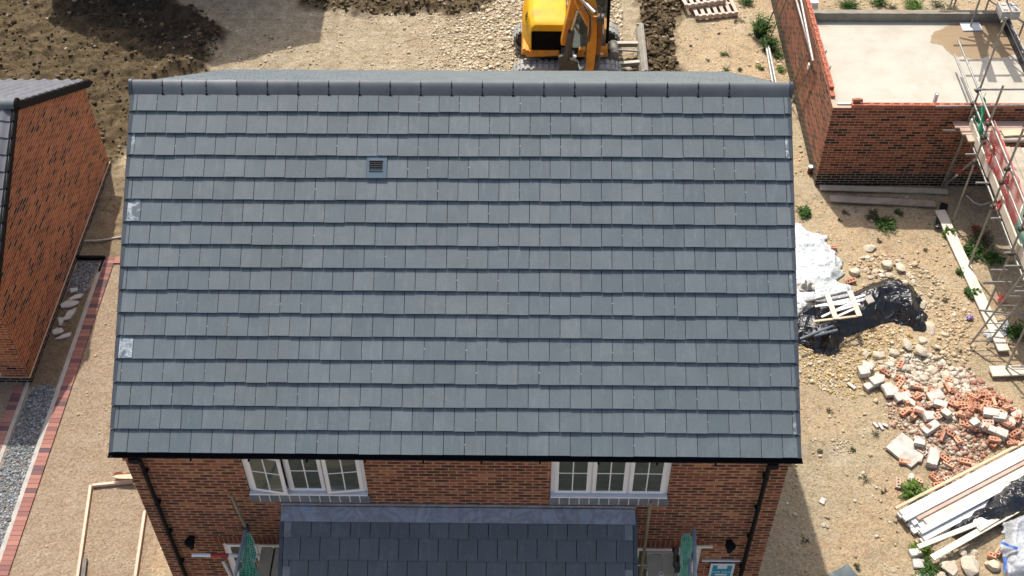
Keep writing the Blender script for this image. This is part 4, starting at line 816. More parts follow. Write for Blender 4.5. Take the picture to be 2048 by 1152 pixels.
# braces: from coupler at wall foot up to transom level
a = at(1885, 375, 'z', .05); b = at(1951, 318, 'z', 1.9); stube(tuple(a), tuple(b), sc, name='brace')
m1, m2 = Vector(a).lerp(Vector(b), .50), Vector(a).lerp(Vector(b), .64); mb = MB(); mb.tube([m1, m2], TR+.002, 10); mb.build('red_tape_band', 'redpaint', sc, smooth=True)
m1, m2 = Vector(a).lerp(Vector(b), .42), Vector(a).lerp(Vector(b), .50); mb = MB(); mb.tube([m1, m2], TR+.002, 10); mb.build('white_tape_band', 'whiteboard', sc, smooth=True)
a = at(1918, 277, 'z', 1.9); stube((10.82, 7.0, .05), (10.95, 6.95, 1.9), sc, name='standard')
stube((12.6, 4.3, .1), (11.0, 3.2, 1.9), sc, name='brace')
# couplers
for x, y, _ in ST_:
    for z in (1.86, 2.55, 2.92):
        mb = MB(); mb.obox(Vector((x+.02, y+.01, z)), (.10, .09, .085), (0, 0, .5)); mb.tube([(x-.05, y-.05, z), (x-.05, y-.05, z+.05)], .012, 6); mb.build('coupler', 'mech', sc, bevel=.012)
# boards
def plank(p, q_, wdt=.225, th=.038, par=None, mat='board', name='scaffold_board', upv=(0, 0, 1), **kw):
    mb = MB(); mb.beam(p, q_, wdt, th, upv); return mb.build(name, mat, par, **kw)
for i in range(5): plank((11.08+.233*i, -1, 1.965+.004*rng.random()), (11.08+.233*i+.02, 6.28-.02*i, 1.965), par=sc, mat=['board', 'cream', 'board', 'board', 'cream'][i])
for i, (xx, mt) in enumerate(((10.62, 'board'), (10.72, 'cream'), (10.80, 'cream'))): plank((xx, 6.98-.24*i, 1.99), (13.6, 6.98-.24*i+.03, 1.99), par=sc, mat='boardpink' if i < 2 else 'board')
plank((11.6, 6.62, 2.04), (13.3, 6.75, 2.05), par=sc, mat='timber', wdt=.2)
for y0_, y1_, dx in ((6.95, 6.2, 0), (6.3, 5.2, -.03), (5.2, 4.1, .0), (4.15, 2.9, -.03), (2.95, 1.2, 0)):
    plank((10.955+dx, y0_, 2.09), (10.955+dx, y1_, 2.09), .225, .036, par=sc, mat='cream', name='toe_board', upv=(1, 0, 0))
plank((11.02, 7.05, 2.1), (11.02, 6.35, 2.1), .225, .036, par=sc, mat='cream', name='toe_board', upv=(1, 0, 0))
# sole boards
plank((10.62, 6.22, .06), (10.98, 1.95, .05), .24, .04, mat='solewood', name='sole_board', label='long pale sole board under the front feet of the scaffold', cat='board')
plank((10.55, 1.38, .06), (11.9, 1.46, .06), .26, .04, mat='cream', name='sole_board', label='short pale sole board under the lowest scaffold foot at the right edge', cat='board')
def netting(fn, nu, nv, wd, mat, name, par, **kw):
    mb = MB(); S_ = 3
    for i in range(nu+1):
        pts = [Vector(fn(i/nu, j/(nv*1.))) for j in range(nv+1)]; mb.tube(pts, wd, 3, cap=False)
    for j in range(nv+1):
        pts = [Vector(fn(i/nu, j/nv)) for i in range(nu+1)]; mb.tube(pts, wd, 3, cap=False)
    return mb.build(name, mat, par, fixn=False, **kw)
def mesh_panel(y0_, y1_, mat, nu, nv=30, z0_=2.02, z1_=2.95, w_=.0050, lean=.05):
    return netting(lambda u, v_: (10.985+.03*mn.noise(Vector((u*4, v_*3, y0_)))-lean*(1-v_)*-.6, y0_+(y1_-y0_)*u+.03*mn.noise(Vector((u*5, v_*2, 3))), z0_+(z1_-z0_)*v_), nu, nv, w_, mat, 'mesh_guard', sc)
mesh_panel(5.95, 4.75, 'red_net', 46); mesh_panel(4.72, 3.55, 'red_net', 46); mesh_panel(3.5, 1.6, 'green_pale', 70)
netting(lambda u, v_: (10.98+.10*math.sin(3*u+2*v_)+.06*mn.noise(Vector((u*5, v_*4, 1))), 6.95-.75*u+.05*mn.noise(Vector((u*6, v_*5, 9))), 2.1+.82*v_*(1-.35*u)), 40, 40, .006, 'green_net', 'debris_netting', sc)
def scrap(c_, s_, mat, name, par=None, seed=0, **kw):
    mb = MB(); mb.grid(lambda u, v_: (c_[0]+(u-.5)*s_[0]+.05*mn.noise(Vector((u*5, v_*5, seed))), c_[1]+(v_-.5)*s_[1]+.05*mn.noise(Vector((u*5, v_*5, seed+7))), c_[2]+s_[2]*(.5+mn.noise(Vector((u*4, v_*4, seed+3))))*(1-(2*u-1)**2)*(1-(2*v_-1)**2)*2+.01), 14, 14); return mb.build(name, mat, par, smooth='all', fixn=False, **kw)
for px, py, s_ in ((1995, 415, .16), (1976, 325, .16), (1984, 305, .12), (2012, 365, .12), (1973, 252, .1)):
    c_ = at(px, py, 'x', 10.9); scrap(c_, (.05, s_, s_*1.2), 'red_net', 'red_tie', sc, seed=px)
# ladder
ld = empty('ladder', (10.5, 2.15, 0), 'steel pole ladder leaning against the scaffold at the right edge', 'ladder')
La, Lb = at(1939, 688, 'z', .03), at(1974, 692, 'z', .03); La[1] = Lb[1] = (La[1]+Lb[1])/2
ty = La[1]+.0; ev = at(2050, 546, 'y', ty+.25); ev2 = at(2050, 590, 'y', ty+.05)
dirL = Vector(ev)-Vector(La); dirR = Vector(ev2)-Vector(Lb); dd = (dirL.normalized()+dirR.normalized()).normalized()
sep = Vector(Lb)-Vector(La)
for p in (La, Lb): 
    mb = MB(); mb.tube([Vector(p), Vector(p)+dd*3.6], .021, 8); mb.build('stile', 'steel', ld, smooth=True)
for i in range(13):
    p = Vector(La)+dd*(.12+.265*i); q_ = Vector(Lb)+dd*(.12+.265*i); mb = MB(); mb.tube([p, q_], .013, 6); mb.build('rung', 'steel', ld, smooth=True)
# loose long tubes above the far end of the slab and scaffold beyond the frame
s2 = empty('scaffold', (12.3, 11.5, 0), 'dark scaffold poles rising behind the slab at the top right corner', 'scaffold')
bx, by, _ = at(1941, 51, 'z', SZ+.05)
stube((bx, by, SZ+.03), (bx+.12, by+.04, 5.6), s2, name='standard')
for x, y in ((11.6, 11.4), (12.5, 11.6), (12.9, 10.2), (13.1, 11.9), (12.0, 12.6)): stube((x, y, .1), (x+.05, y, 6.2), s2, name='standard')
for p, q_ in (((11.2, 11.4, 3.4), (13.8, 11.5, 3.4)), ((11.2, 11.4, 4.4), (13.8, 11.5, 4.4)), ((11.0, 12.2, 4.0), (13.9, 11.9, 4.0)), ((12.5, 9.9, 4.6), (12.6, 13.2, 4.6)), ((13.0, 9.9, 3.6), (13.0, 13.2, 3.6)), ((11.3, 11.2, 3.0), (13.2, 12.8, 6.0)), ((12.4, 9.8, 5.4), (12.4, 13.1, 5.4)), ((11.4, 10.9, 5.0), (13.6, 10.8, 5.2))): stube(p, q_, s2, name='ledger')
for x in (12.62, 12.86, 13.1): plank((x, 10.3, 4.7), (x, 13.4, 4.7), par=s2)
plank((12.1, 11.0, 3.5), (12.15, 13.4, 3.5), par=s2)
for x0_, x1_ in ((11.15, 11.35), (11.75, 11.6)): plank((x0_, 10.1, 5.2), (x1_, 12.9, 5.2), par=s2, wdt=.2)
for y_, z_ in ((10.3, 5.15), (10.9, 5.15), (11.5, 5.15), (12.1, 4.6)): stube((10.6, y_, z_), (12.9, y_+.05, z_), s2, name='ledger', r=.034)
for p, q_ in (((10.9, 10.0, 5.0), (11.9, 12.6, 5.0)), ((12.3, 10.0, 5.0), (11.2, 12.6, 5.0)), ((10.9, 11.6, 4.8), (12.6, 10.9, 4.8))): stube(p, q_, s2, name='brace', r=.034)
a, b = at(1978, 0, 'y', 11.6), at(2052, 48, 'y', 10.9); stube(tuple(a), tuple(b), s2, name='brace')
plank((bx-.22, by-.02, SZ+.02), (bx+.26, by-.0, SZ+.02), .33, .03, mat='whiteboard', name='base_board', label='square white board under the scaffold foot on the slab', cat='board')
# tubes along the side wall
for k, (p, q_, lb_) in enumerate((((1590, -10), (1623, 108), 'left'), ((1600, -10), (1626, 122), 'right'))):
    a, b = at(p[0], p[1], 'x', GX0-.06-.04*k), at(q_[0], q_[1], 'x', GX0-.06-.04*k); ext = (Vector(a)-Vector(b)).normalized()
    stube(tuple(b), tuple(Vector(a)+ext*1.5), None, mat='palesteel', name='long_tube', r=.028, label=f'{lb_} pale tube of the pair running up along the red side wall', cat='tube', group='pale tubes along the side wall')
for k, (p, q_, lb_) in enumerate((((1528, 68), (1546, 170), 'left'), ((1536, 88), (1553, 170), 'right'))):
    a, b = g(*p, .12), g(*q_, .12); stube((*a, .14), (*b, .12), None, mat='palesteel', name='long_tube', r=.03, label=f'{lb_} pale tube of the pair lying on the ground beside the bush', cat='tube', group='pale tubes on the ground')
for k, (p, q_, lb_) in enumerate((((1527, 68), (1562, -12), 'thin dark pole leaning over the bush, left one'), ((1535, 88), (1578, -12), 'thin dark pole leaning over the bush, right one'), ((1582, 172), (1614, 108), 'farther thin dark pole leaning on the red side wall'), ((1583, 208), (1625, 126), 'thin dark pole leaning on the red side wall, nearer one'))):
    a = at(*p, 'z', .06); b = at(*q_, 'x', GX0-.08) if k > 1 else at(*q_, 'x', 7.72)
    stube(tuple(a), tuple(b), None, mat='steelolive', name='leaning_pole', r=.016, label=lb_, cat='pole')
mb = MB(); c_ = at(1617, 133, 'x', GX0-.05); mb.obox(Vector(c_), (.03, .10, .16), (0, 0, 0)); mb.build('white_tag', 'whiteboard', None, 'small white tag hanging on the tubes by the side wall', 'tag')
x, y = g(1619, 345); mb = MB(); mb.tube([(x, y, 0), (x, y, .16)], .055, 12); mb.build('gully_pot', 'brick_soldier', gp_ := empty('drain_pot', (x, y, 0), 'small brown drain pot with white lid at the foot of the red wall', 'drain'), smooth=True)
mb = MB(); mb.tube([(x, y, .165), (x, y, .20)], .06, 12); mb.build('lid', 'whiteboard', gp_, smooth=True)
x, y, _ = at(1593, 383, 'z', .3); mb = MB(); mb.tube([(5.9, y, .0), (5.9, y, .2)], .06, 10)

# ================================================================== scaffolds either side of the porch
def local_at(px, py, y): q_ = at(px, py, 'y', y); return Vector((float(q_[0]), y, float(q_[2])))
def front_scaffold(side):
    L_ = side < 0
    s = empty('scaffold', (side*3.0, -5.2, 0), 'scaffold with green netting at the left of the porch' if L_ else 'scaffold with green netting at the right of the porch by the sale sign', 'scaffold')
    zb = 2.45
    # boards run toward the camera
    if L_: bd = [((1085, 1190), 'boarddull'), ((1196, 1252), 'boarddull')]; xs = [at(537, 1100, 'z', zb)[0], at(562, 1100, 'z', zb)[0]]
    else: xs = [at(1306, 1100, 'z', zb)[0], at(1335, 1100, 'z', zb)[0]]
    for i, x in enumerate(xs): plank((x, -YW-.06, zb), (x+side*.01, -YW-2.6, zb), .225, .038, par=s, mat='boarddull')
    # net rail
    if L_:
        a, b = local_at(492, 1056, -4.45), None; z = a.z; b = at(470, 1152, 'z', z); d = (Vector(b)-a).normalized(); stube(tuple(a-d*.1), tuple(a+d*2.6), s, mat='steelblue', name='guard_rail', r=.028)
        p = local_at(462, 990, -4.45); q_ = local_at(490, 1052, -4.45); stube(tuple(p), tuple(q_), s, mat='steelolive', name='standard')
        stube(tuple(q_), (q_.x+.05, q_.y, .05), s, mat='steelolive', name='standard')
        mb = MB(); mb.obox(a, (.11, .09, .09), (0, 0, .4)); mb.build('coupler', 'mech', s, bevel=.015)
        c0, c1 = local_at(384, 1110, -4.6), local_at(470, 1111, -4.6); e = c0.lerp(c1, .44); f_ = c0.lerp(c1, .86)
        mb = MB(); mb.tube([c0, e], .03, 12, cap=False); mb.tube([c0+Vector((.01, 0, 0)), c0+Vector((.012, 0, 0))], .026, 10); mb.build('transom', 'whiteboard', s, smooth=True)
        mb = MB(); mb.tube([e, f_], .031, 12); mb.build('red_tape_band', 'redpaint', s, smooth=True)
        mb = MB(); mb.tube([f_, c1+Vector((.4, 0, 0))], .03, 12); mb.build('transom', 'whiteboard', s, smooth=True)
        for q1, q2 in (((447, 1123), (462, 1152)), ((459, 1146), (470, 1170))):
            a1, a2 = local_at(*q1, -4.7), local_at(*q2, -4.9); dv = (a2-a1).normalized(); mb = MB(); mb.tube([a1, a1+dv*1.2], .028, 12, cap=False); mb.tube([a1+dv*.012, a1+dv*.014], .026, 12); mb.build('putlog_tube', 'cream', s, smooth=True)
        def fn(u, v_):
            t = u*2*math.pi; ce = at(500-2*v_, 1064+105*v_, 'y', -4.5-.55*v_); r_ = .05+.095*v_**.8
            k = 1+.6*mn.noise(Vector((math.cos(t)*1.6, math.sin(t)*1.6, v_*6)))
            return (ce[0]+r_*k*math.cos(t)*(1+.25*math.sin(9*v_)), ce[1]-.1+.6*r_*k*math.sin(t), ce[2]+r_*k*.8*math.sin(t))
    else:
        p = local_at(1301, 1003, -4.5); q_ = local_at(1286, 1120, -4.5); stube(tuple(p), tuple(p+(q_-p).normalized()*5.2), s, mat='steelolive', name='standard', r=.026)
        a = local_at(1388, 1056, -4.45); b = at(1390, 1140, 'z', a.z-.03); d = (Vector(b)-a).normalized(); stube(tuple(a), tuple(a+d*2.6), s, mat='steelblue', name='guard_rail', r=.03)
        a2 = local_at(1379, 1095, -4.6); stube(tuple(a2), tuple(a2+d*2.2), s, mat='steelblue', name='guard_rail', r=.027)
        mb = MB(); x1 = at(1400, 1090, 'y', -YW-.02)[0]
        a3, b3 = local_at(1370, 1094, -4.6), local_at(1424, 1093, -4.42); mb.tube([a3, b3], .026, 8); mb.build('transom', 'cream', s, smooth=True)
        mb = MB(); mb.box(xs[0]-.1, -YW-.10, zb-.01, xs[1]+.18, -YW-.055, zb+.05); wb = mb.build('white_strip', 'cream', s)
        text('LATTS', .045, Matrix.Translation((xs[0]+.24, -YW-.102, zb+.02)) @ Matrix.Rotation(R(90), 4, 'X'), 'ink', wb)
        mb = MB(); mb.box(xs[0]-.03, -YW-.104, zb+.012, xs[0]+.12, -YW-.1005, zb+.03); mb.build('ink_bar', 'ink', wb)
        r0 = at(1330, 1146, 'z', zb+.05); 
        pts = [(r0[0]-.06+.035*math.cos(t), r0[1]+.035*math.sin(t), zb+.028) for t in np.linspace(0, 2*math.pi, 17)]; mb = MB(); mb.tube(pts, .009, 6); mb.build('board_ring', 'whiteboard', s, smooth=True)
        def fn(u, v_):
            t = u*2*math.pi; ce = at(1372-3*v_, 1064+105*v_, 'y', -4.5-.5*v_); r_ = .066+.035*v_
            k = 1+.5*mn.noise(Vector((math.cos(t)*1.6, math.sin(t)*1.6, v_*6+4)))
            return (ce[0]+r_*k*math.cos(t)*(1+.25*math.sin(9*v_)), ce[1]-.1+.6*r_*k*math.sin(t), ce[2]+r_*k*.8*math.sin(t))
        sc_ = local_at(1352, 1120, -4.7); scrap((sc_.x, sc_.y, sc_.z), (.10, .45, .12), 'mech', 'black_bag', s, 4)
    mb = MB(); mb.grid(lambda u, v_: tuple(Vector(fn(u, v_))*1.0), 20, 24); mb.build('net_bundle', 'green_dark' if L_ else 'green_mid', s, smooth='all', fixn=False)
    def fn2(u, v_):
        a = Vector(fn(u, v_)); c_ = (Vector(fn(u, v_))+Vector(fn((u+.5) % 1, v_)))*.5; return c_+(a-c_)*1.12
    netting(fn2, 22, 24, .0038, 'green_pale', 'debris_netting', s)
    z3 = 2.42
    for yy in (-4.6, -6.2): stube((xs[0]-.15 if L_ else xs[0]-.15, yy, z3-.02), (xs[1]+.3, yy, z3-.02), s, name='transom')
    for yy in (-6.7,): 
        for x in (xs[0]-.1, xs[1]+.2): stube((x, yy, .05), (x, yy, 3.4), s, name='standard', mat='steelolive')
MAT['green_dark'] = simple('green_net_folds', (.006, .07, .035), (.015, .19, .08), 6, .8, .6, 30)
MAT['green_mid'] = simple('mid_green_net_folds', (.02, .13, .075), (.07, .27, .155), 6, .8, .6, 30)
front_scaffold(-1); front_scaffold(1)

# ================================================================== excavator
ex = empty('excavator', (2.0, 11.9, 0), 'yellow tracked digger with its boom folded behind the roof ridge', 'excavator')
def track(yc, nm):
    x0, x1, r_, w2 = .62, 3.42, .30, .20; mb = MB(); cs = []
    n_ = 10; L0 = x1-x0-2*r_
    path = [(x0+r_+L0*i/14, 2*r_) for i in range(15)]+[(x1-r_+r_*math.sin(t), r_+r_*math.cos(t)) for t in np.linspace(0, math.pi, n_)[1:]]+[(x1-r_-L0*i/14, 0) for i in range(1, 15)]+[(x0+r_-r_*math.sin(t), r_-r_*math.cos(t)) for t in np.linspace(0, math.pi, n_)[1:-1]]
    path = [(a, b+.02) for a, b in path]; inner = [(x0+r_+(a-x0-r_)*1. if False else a+( (x0+r_-a) if a < x0+r_ else (x1-r_-a) if a > x1-r_ else 0)*.12, .32+(b-.32)*.86) for a, b in path]
    k = len(path); vs = []
    for a, b in path: vs += [(a, yc-w2, b), (a, yc+w2, b)]
    for a, b in inner: vs += [(a, yc-w2, b), (a, yc+w2, b)]
    fs = []
    for i in range(k):
        j = (i+1) % k; fs += [(2*i, 2*i+1, 2*j+1, 2*j), (2*k+2*i, 2*k+2*j, 2*k+2*j+1, 2*k+2*i+1), (2*i, 2*j, 2*k+2*j, 2*k+2*i), (2*i+1, 2*k+2*i+1, 2*k+2*j+1, 2*j+1)]
    mb.add(vs, fs)
    # lugs
    per = 0
    for i in range(k):
        a = Vector((path[i][0], yc, path[i][1])); b = Vector((path[(i+1) % k][0], yc, path[(i+1) % k][1])); d = b-a
        if d.length < 1e-4: continue
        nn = Vector((-d.z, 0, d.x)).normalized(); m_ = 1 if i % 1 == 0 else 0
        for t in range(m_):
            c_ = a+d*((t+.5)/m_)+nn*.012; ang = math.atan2(d.z, d.x)
            for sy in (-1, 1): mb.obox(c_+Vector((0, sy*w2*.5, 0)), (min(.085, d.length*.62), w2*.88, .05), M=Matrix.Translation(c_+Vector((0, sy*w2*.53, 0))) @ Matrix.Rotation(-ang, 4, 'Y'))
    tr_ = mb.build('track', 'rubber', ex)
    mb = MB()
    for xx, rr_ in ((x0+r_+.0, .22), (x1-r_, .22)): mb = MB(); mb.tube([(xx, yc-w2+.03, .32), (xx, yc+w2-.03, .32)], rr_, 20); mb.tube([(xx, yc-w2+.01, .32), (xx, yc+w2-.01, .32)], .09, 12); mb.build('wheel', 'mech', tr_, smooth=True)
    mb = MB(); mb.box(x0+r_, yc-.09, .14, x1-r_, yc+.09, .48); mb.build('track_frame', 'mech', tr_, bevel=.02)
    for i in range(5):
        mb = MB(); xx = x0+.55+i*.43; mb.tube([(xx, yc-.15, .12), (xx, yc+.15, .12)], .085, 12); mb.build('roller', 'mech', tr_, smooth=True)
track(11.05, 'near'); track(12.72, 'far')
mb = MB(); mb.box(1.3, 11.2, .28, 2.75, 12.6, .55); mb.tube([(2.0, 11.85, .5), (2.0, 11.85, .74)], .5, 20); mb.build('undercarriage', 'mech', ex, bevel=.02)
# blade on the right
mb = MB(); bp = [(3.98, .10), (3.90, .22), (3.88, .36), (3.93, .50), (4.02, .60), (4.10, .56), (4.02, .46), (3.98, .36), (4.0, .24), (4.10, .12)]
mb.prism(bp, 10.88, 13.0, 'y'); mb.box(3.92, 10.88, .10, 4.06, 10.92, .57); mb.box(3.92, 12.96, .10, 4.06, 13.0, .57); mb.build('dozer_blade', 'blade', ex, bevel=.008)
for y0_, y1_ in ((11.35, 11.45), (12.35, 12.28)):
    mb = MB(); mb.beam((2.7, y0_, .34), (3.92, y1_, .40), .12, .12); mb.build('blade_arm', 'blade', ex, bevel=.01)
mb = MB(); mb.tube([(2.85, 11.88, .5), (3.35, 11.88, .5)], .07, 12); mb.build('blade_ram', 'mech', ex, smooth=True); mb = MB(); mb.tube([(3.3, 11.88, .5), (3.9, 11.88, .45)], .03, 10); mb.build('ram_rod', 'chrome', ex, smooth=True)
mb = MB(); mb.tube([(3.25, 11.55, .55), (3.25, 12.15, .50)], .12, 14); mb.build('blade_pivot', 'blade', ex, smooth=True)
# upper body: engine hood to the left, floor and cab to the right, facing the camera
hood = MB()
yf = 11.17
prof = [(.86, .98), (.86, 1.45), (1.00, 1.72), (1.12, 1.80), (1.95, 1.80), (1.98, 1.74), (1.98, .98)]
def hx(x, z, y): return (x, y, z)
fr = [(1.06, .98), (1.06, 1.46), (1.08, 1.66), (1.16, 1.74), (1.95, 1.74), (1.98, 1.68), (1.98, .98)]
secs = [(yf, fr), (yf+.12, [(1.02, .98), (1.02, 1.48), (1.05, 1.72), (1.16, 1.80), (1.95, 1.80), (1.98, 1.74), (1.98, .98)]), (yf+.55, prof), (yf+2.2, [(.90, .98), (.90, 1.46), (1.02, 1.74), (1.14, 1.84), (1.95, 1.84), (1.98, 1.78), (1.98, .98)]), (yf+2.35, [(1.0, .98), (1.0, 1.4), (1.08, 1.6), (1.16, 1.7), (1.9, 1.7), (1.94, 1.66), (1.94, .98)])]
for y, pr in secs: hood.v += [(x, y, z) for x, z in pr]
k = len(fr); 
for i in range(len(secs)-1):
    for j in range(k-1): hood.f.append((i*k+j, i*k+j+1, (i+1)*k+j+1, (i+1)*k+j))
hood.f += [tuple(range(k)), tuple(range((len(secs)-1)*k, len(secs)*k))[::-1]]
hood.a = [0]*len(hood.v); hood.b = hood.a; hood.mi = [0]*len(hood.f)
hd = hood.build('engine_hood', 'yellow', ex, smooth=True, bevel=.02)
mb = MB(); mb.prism([(1.075, 1.0), (1.075, 1.50), (1.09, 1.56), (1.955, 1.56), (1.97, 1.0)], yf-.012, yf+.0, 'y'); 
mb.build('front_grille', 'grille', hd)
mb = MB(); mb.prism([(.96, .80), (1.02, .98), (1.08, 1.0), (1.80, 1.0), (1.80, .84), (1.12, .80)], yf-.05, yf+.02, 'y'); mb.prism([(.82, .82), (.86, 1.0), (.96, 1.0), (.92, .82)], yf+.03, yf+2.2, 'y'); mb.beam((.99, yf-.02, .9), (.90, yf+.45, .9), .10, .19); bmp = mb.build('bumper', 'orange', ex, bevel=.015)
text('JCZ ET', .085, Matrix.Translation((1.62, yf-.052, .925)) @ Matrix.Rotation(R(90), 4, 'X'), 'cream', bmp)
# number on the sloped shoulder
c0 = Vector((.93, yf+1.0, 1.60)); tx = Vector((0, -1, 0)); nn = Vector((-.27, 0, .14)).normalized(); ty_ = nn.cross(tx).normalized()
Mt = Matrix(((tx.x, ty_.x, nn.x, 0), (tx.y, ty_.y, nn.y, 0), (tx.z, ty_.z, nn.z, 0), (0, 0, 0, 1))); Mt = Matrix.Translation(Vector((.955, yf+.50, 1.64))+nn*.012) @ Mt
text('E626', .17, Mt, 'ink', hd, ext=.004)
mb = MB(); mb.box(.95, yf+.05, .70, 3.0, yf+2.1, .82); mb.box(1.98, yf+.15, .82, 3.0, yf+2.1, .90); mb.build('deck', 'mech', ex, bevel=.01)
mb = MB(); mb.prism([(2.27, .80), (2.30, 1.02), (3.02, 1.05), (3.05, .80)], yf-.03, yf+.12, 'y'); mb.box(2.98, yf+.12, .82, 3.05, yf+1.6, 1.05); sk_ = mb.build('side_skirt', 'orange', ex, bevel=.012)
mb = MB(); mb.box(2.44, yf-.036, .87, 2.52, yf-.0301, .95); mb.build('step_hole', 'grille', sk_)
mb = MB(); mb.box(2.84, yf-.036, .87, 2.93, yf-.0301, .93); mb.build('white_label', 'whiteboard', sk_)
# cab: dark posts, glass and roof
cb = MB(); cx0, cx1, cy0, cy1, cz1 = 2.08, 3.02, yf+.25, yf+1.65, 2.45
for x, y in ((cx0, cy0), (cx1, cy0), (cx0, cy1), (cx1, cy1)): cb.beam((x, y, .9), (x, y, cz1), .07, .07, (0, 1, 0))
cb.box(cx0-.05, cy0-.06, cz1, cx1+.05, cy1+.05, cz1+.09); cb.box(cx0, cy1-.03, .9, cx1, cy1+.02, 1.5)
cabo = cb.build('cab_frame', 'grille', ex, bevel=.015)
mb = MB(); mb.box(cx0+.25, cy0+.55, .95, cx0+.72, cy0+1.0, 1.25); mb.box(cx0+.25, cy0+.95, 1.25, cx0+.72, cy0+1.08, 1.8); mb.build('seat', 'grille', cabo, bevel=.03)
mb = MB(); mb.add([(cx0+.04, cy0, .95), (cx1-.04, cy0, .95), (cx1-.04, cy0, cz1), (cx0+.04, cy0, cz1), (cx1, cy0+.04, .95), (cx1, cy1-.04, .95), (cx1, cy1-.04, cz1), (cx1, cy0+.04, cz1)], [(0, 1, 2, 3), (4, 5, 6, 7)]); mb.build('cab_glass', 'glass', cabo)
mb = MB(); mb.box(2.02, cy0-.1, .9, 2.98, cy0+.5, .96); mb.build('floor_mat', simple('greenish_floor', (.05, .065, .055), None, 5, .5, .1), ex)
# kingpost and boom
mb = MB(); mb.prism([(1.80, .45), (1.76, 1.12), (1.84, 1.16), (2.26, .98), (2.30, .50)], 10.66, 10.78, 'y'); mb.prism([(1.85, .45), (1.83, 1.1), (2.2, .98), (2.26, .50)], 10.9, 11.2, 'y'); mb.box(1.9, 10.7, .5, 2.2, 11.2, .66); mb.build('kingpost', 'mech', ex, bevel=.015)
def pt(px, py, y): return local_at(px, py, y)
bm1 = MB(); A0 = pt(1128, 84, 10.75); A1 = pt(1146, 10, 10.5); A2 = pt(1160, -55, 10.1)
def limb(mb, pts, ws, hs):
    vs = []
    for i, p in enumerate(pts):
        d = (pts[min(i+1, len(pts)-1)]-pts[max(i-1, 0)]).normalized(); sd = Vector((1, 0, 0)); sd = (sd-d*sd.dot(d)).normalized(); u = d.cross(sd)
        a, b = ws[i]/2, hs[i]/2; vs += [p-sd*a-u*b, p+sd*a-u*b, p+sd*a+u*b, p-sd*a+u*b]
    fs = [(0, 1, 2, 3), tuple(range(len(vs)-4, len(vs)))[::-1]]
    for i in range(len(pts)-1):
        for j in range(4): fs.append((i*4+j, i*4+(j+1) % 4, i*4+4+(j+1) % 4, i*4+4+j))
    return mb.add(vs, fs)
limb(bm1, [A0, A1, A2], [.17, .20, .24], [.26, .34, .40])
limb(bm1, [pt(1150, -18, 10.3), pt(1165, 18, 10.0), pt(1179, 50, 9.7)], [.24, .19, .12], [.36, .30, .2])
limb(bm1, [pt(1160, -60, 10.1), pt(1178, -15, 9.8), pt(1189, 30, 9.55)], [.26, .22, .18], [.36, .3, .24]); boom = bm1.build('boom', 'orange', ex, bevel=.02)
mb = MB(); mb.tube([pt(1133, 118, 10.62), pt(1143, 62, 10.45)], .085, 12); mb.build('boom_ram', 'mech', ex, smooth=True)
mb = MB(); mb.tube([pt(1143, 62, 10.45), pt(1156, 20, 10.2)], .038, 10); mb.build('ram_rod', 'chrome', ex, smooth=True)
mb = MB(); limb(mb, [pt(1186, 28, 9.5), pt(1184, 80, 9.4), pt(1178, 148, 9.25), pt(1172, 215, 9.1)], [.20, .21, .19, .16], [.3, .34, .28, .2]); arm = mb.build('dipper_arm', 'orange', ex, bevel=.015)
mb = MB(); limb(mb, [pt(1201, 32, 9.5), pt(1199, 75, 9.42), pt(1191, 120, 9.32)], [.10, .12, .1], [.26, .3, .2]); mb.build('dipper_cheek', simple('dark_orange_side', (.25, .09, .015), (.16, .05, .01), 6, .5, .1), arm)  # right cheek of the arm, a darker brownish orange than the rest
mb = MB(); mb.tube([pt(1194, 38, 9.36), pt(1208, 38, 9.36)], .12, 14); mb.build('arm_pin', 'mech', arm, smooth=True)
mb = MB(); mb.tube([pt(1195, 108, 9.3), pt(1189, 160, 9.1)], .075, 12); mb.build('bucket_ram', 'mech', arm, smooth=True)
for i, pts in enumerate((((1158, 20), (1168, 12), (1178, 30), (1179, 60), (1172, 95), (1170, 125)), ((1163, 24), (1172, 18), (1181, 34), (1181, 66), (1175, 100), (1171, 140)), ((1190, 18), (1198, 12), (1204, 20), (1200, 36)), ((1126, 98), (1131, 92), (1135, 100), (1130, 118), (1126, 112)))):
    mb = MB(); mb.tube([pt(a, b, (9.25 if i < 3 else 10.55)) for a, b in pts], .016, 6); mb.build('hydraulic_hose', 'mech', ex, smooth=True)
mb = MB(); mb.tube([pt(1153, -12, 9.9), pt(1190, 26, 9.3)], .05, 10); mb.build('dipper_ram', 'chrome', ex, smooth=True)
mb = MB(); q_ = pt(1149, 113, 10.5); mb.obox(q_, (.09, .07, .07), (.3, .4, .2)); mb.build('work_light', 'whiteboard', ex, bevel=.015)
mb = MB()
bk = [(9.0, .1), (8.75, .25), (8.7, .55), (8.9, .8), (9.25, .85), (9.3, .8), (8.95, .74), (8.78, .54), (8.83, .3), (9.02, .14)]
mb.v = []; mb.prism([(y, z) for y, z in bk], 2.0, 2.7, 'x'); mb.build('bucket', 'blade', ex)

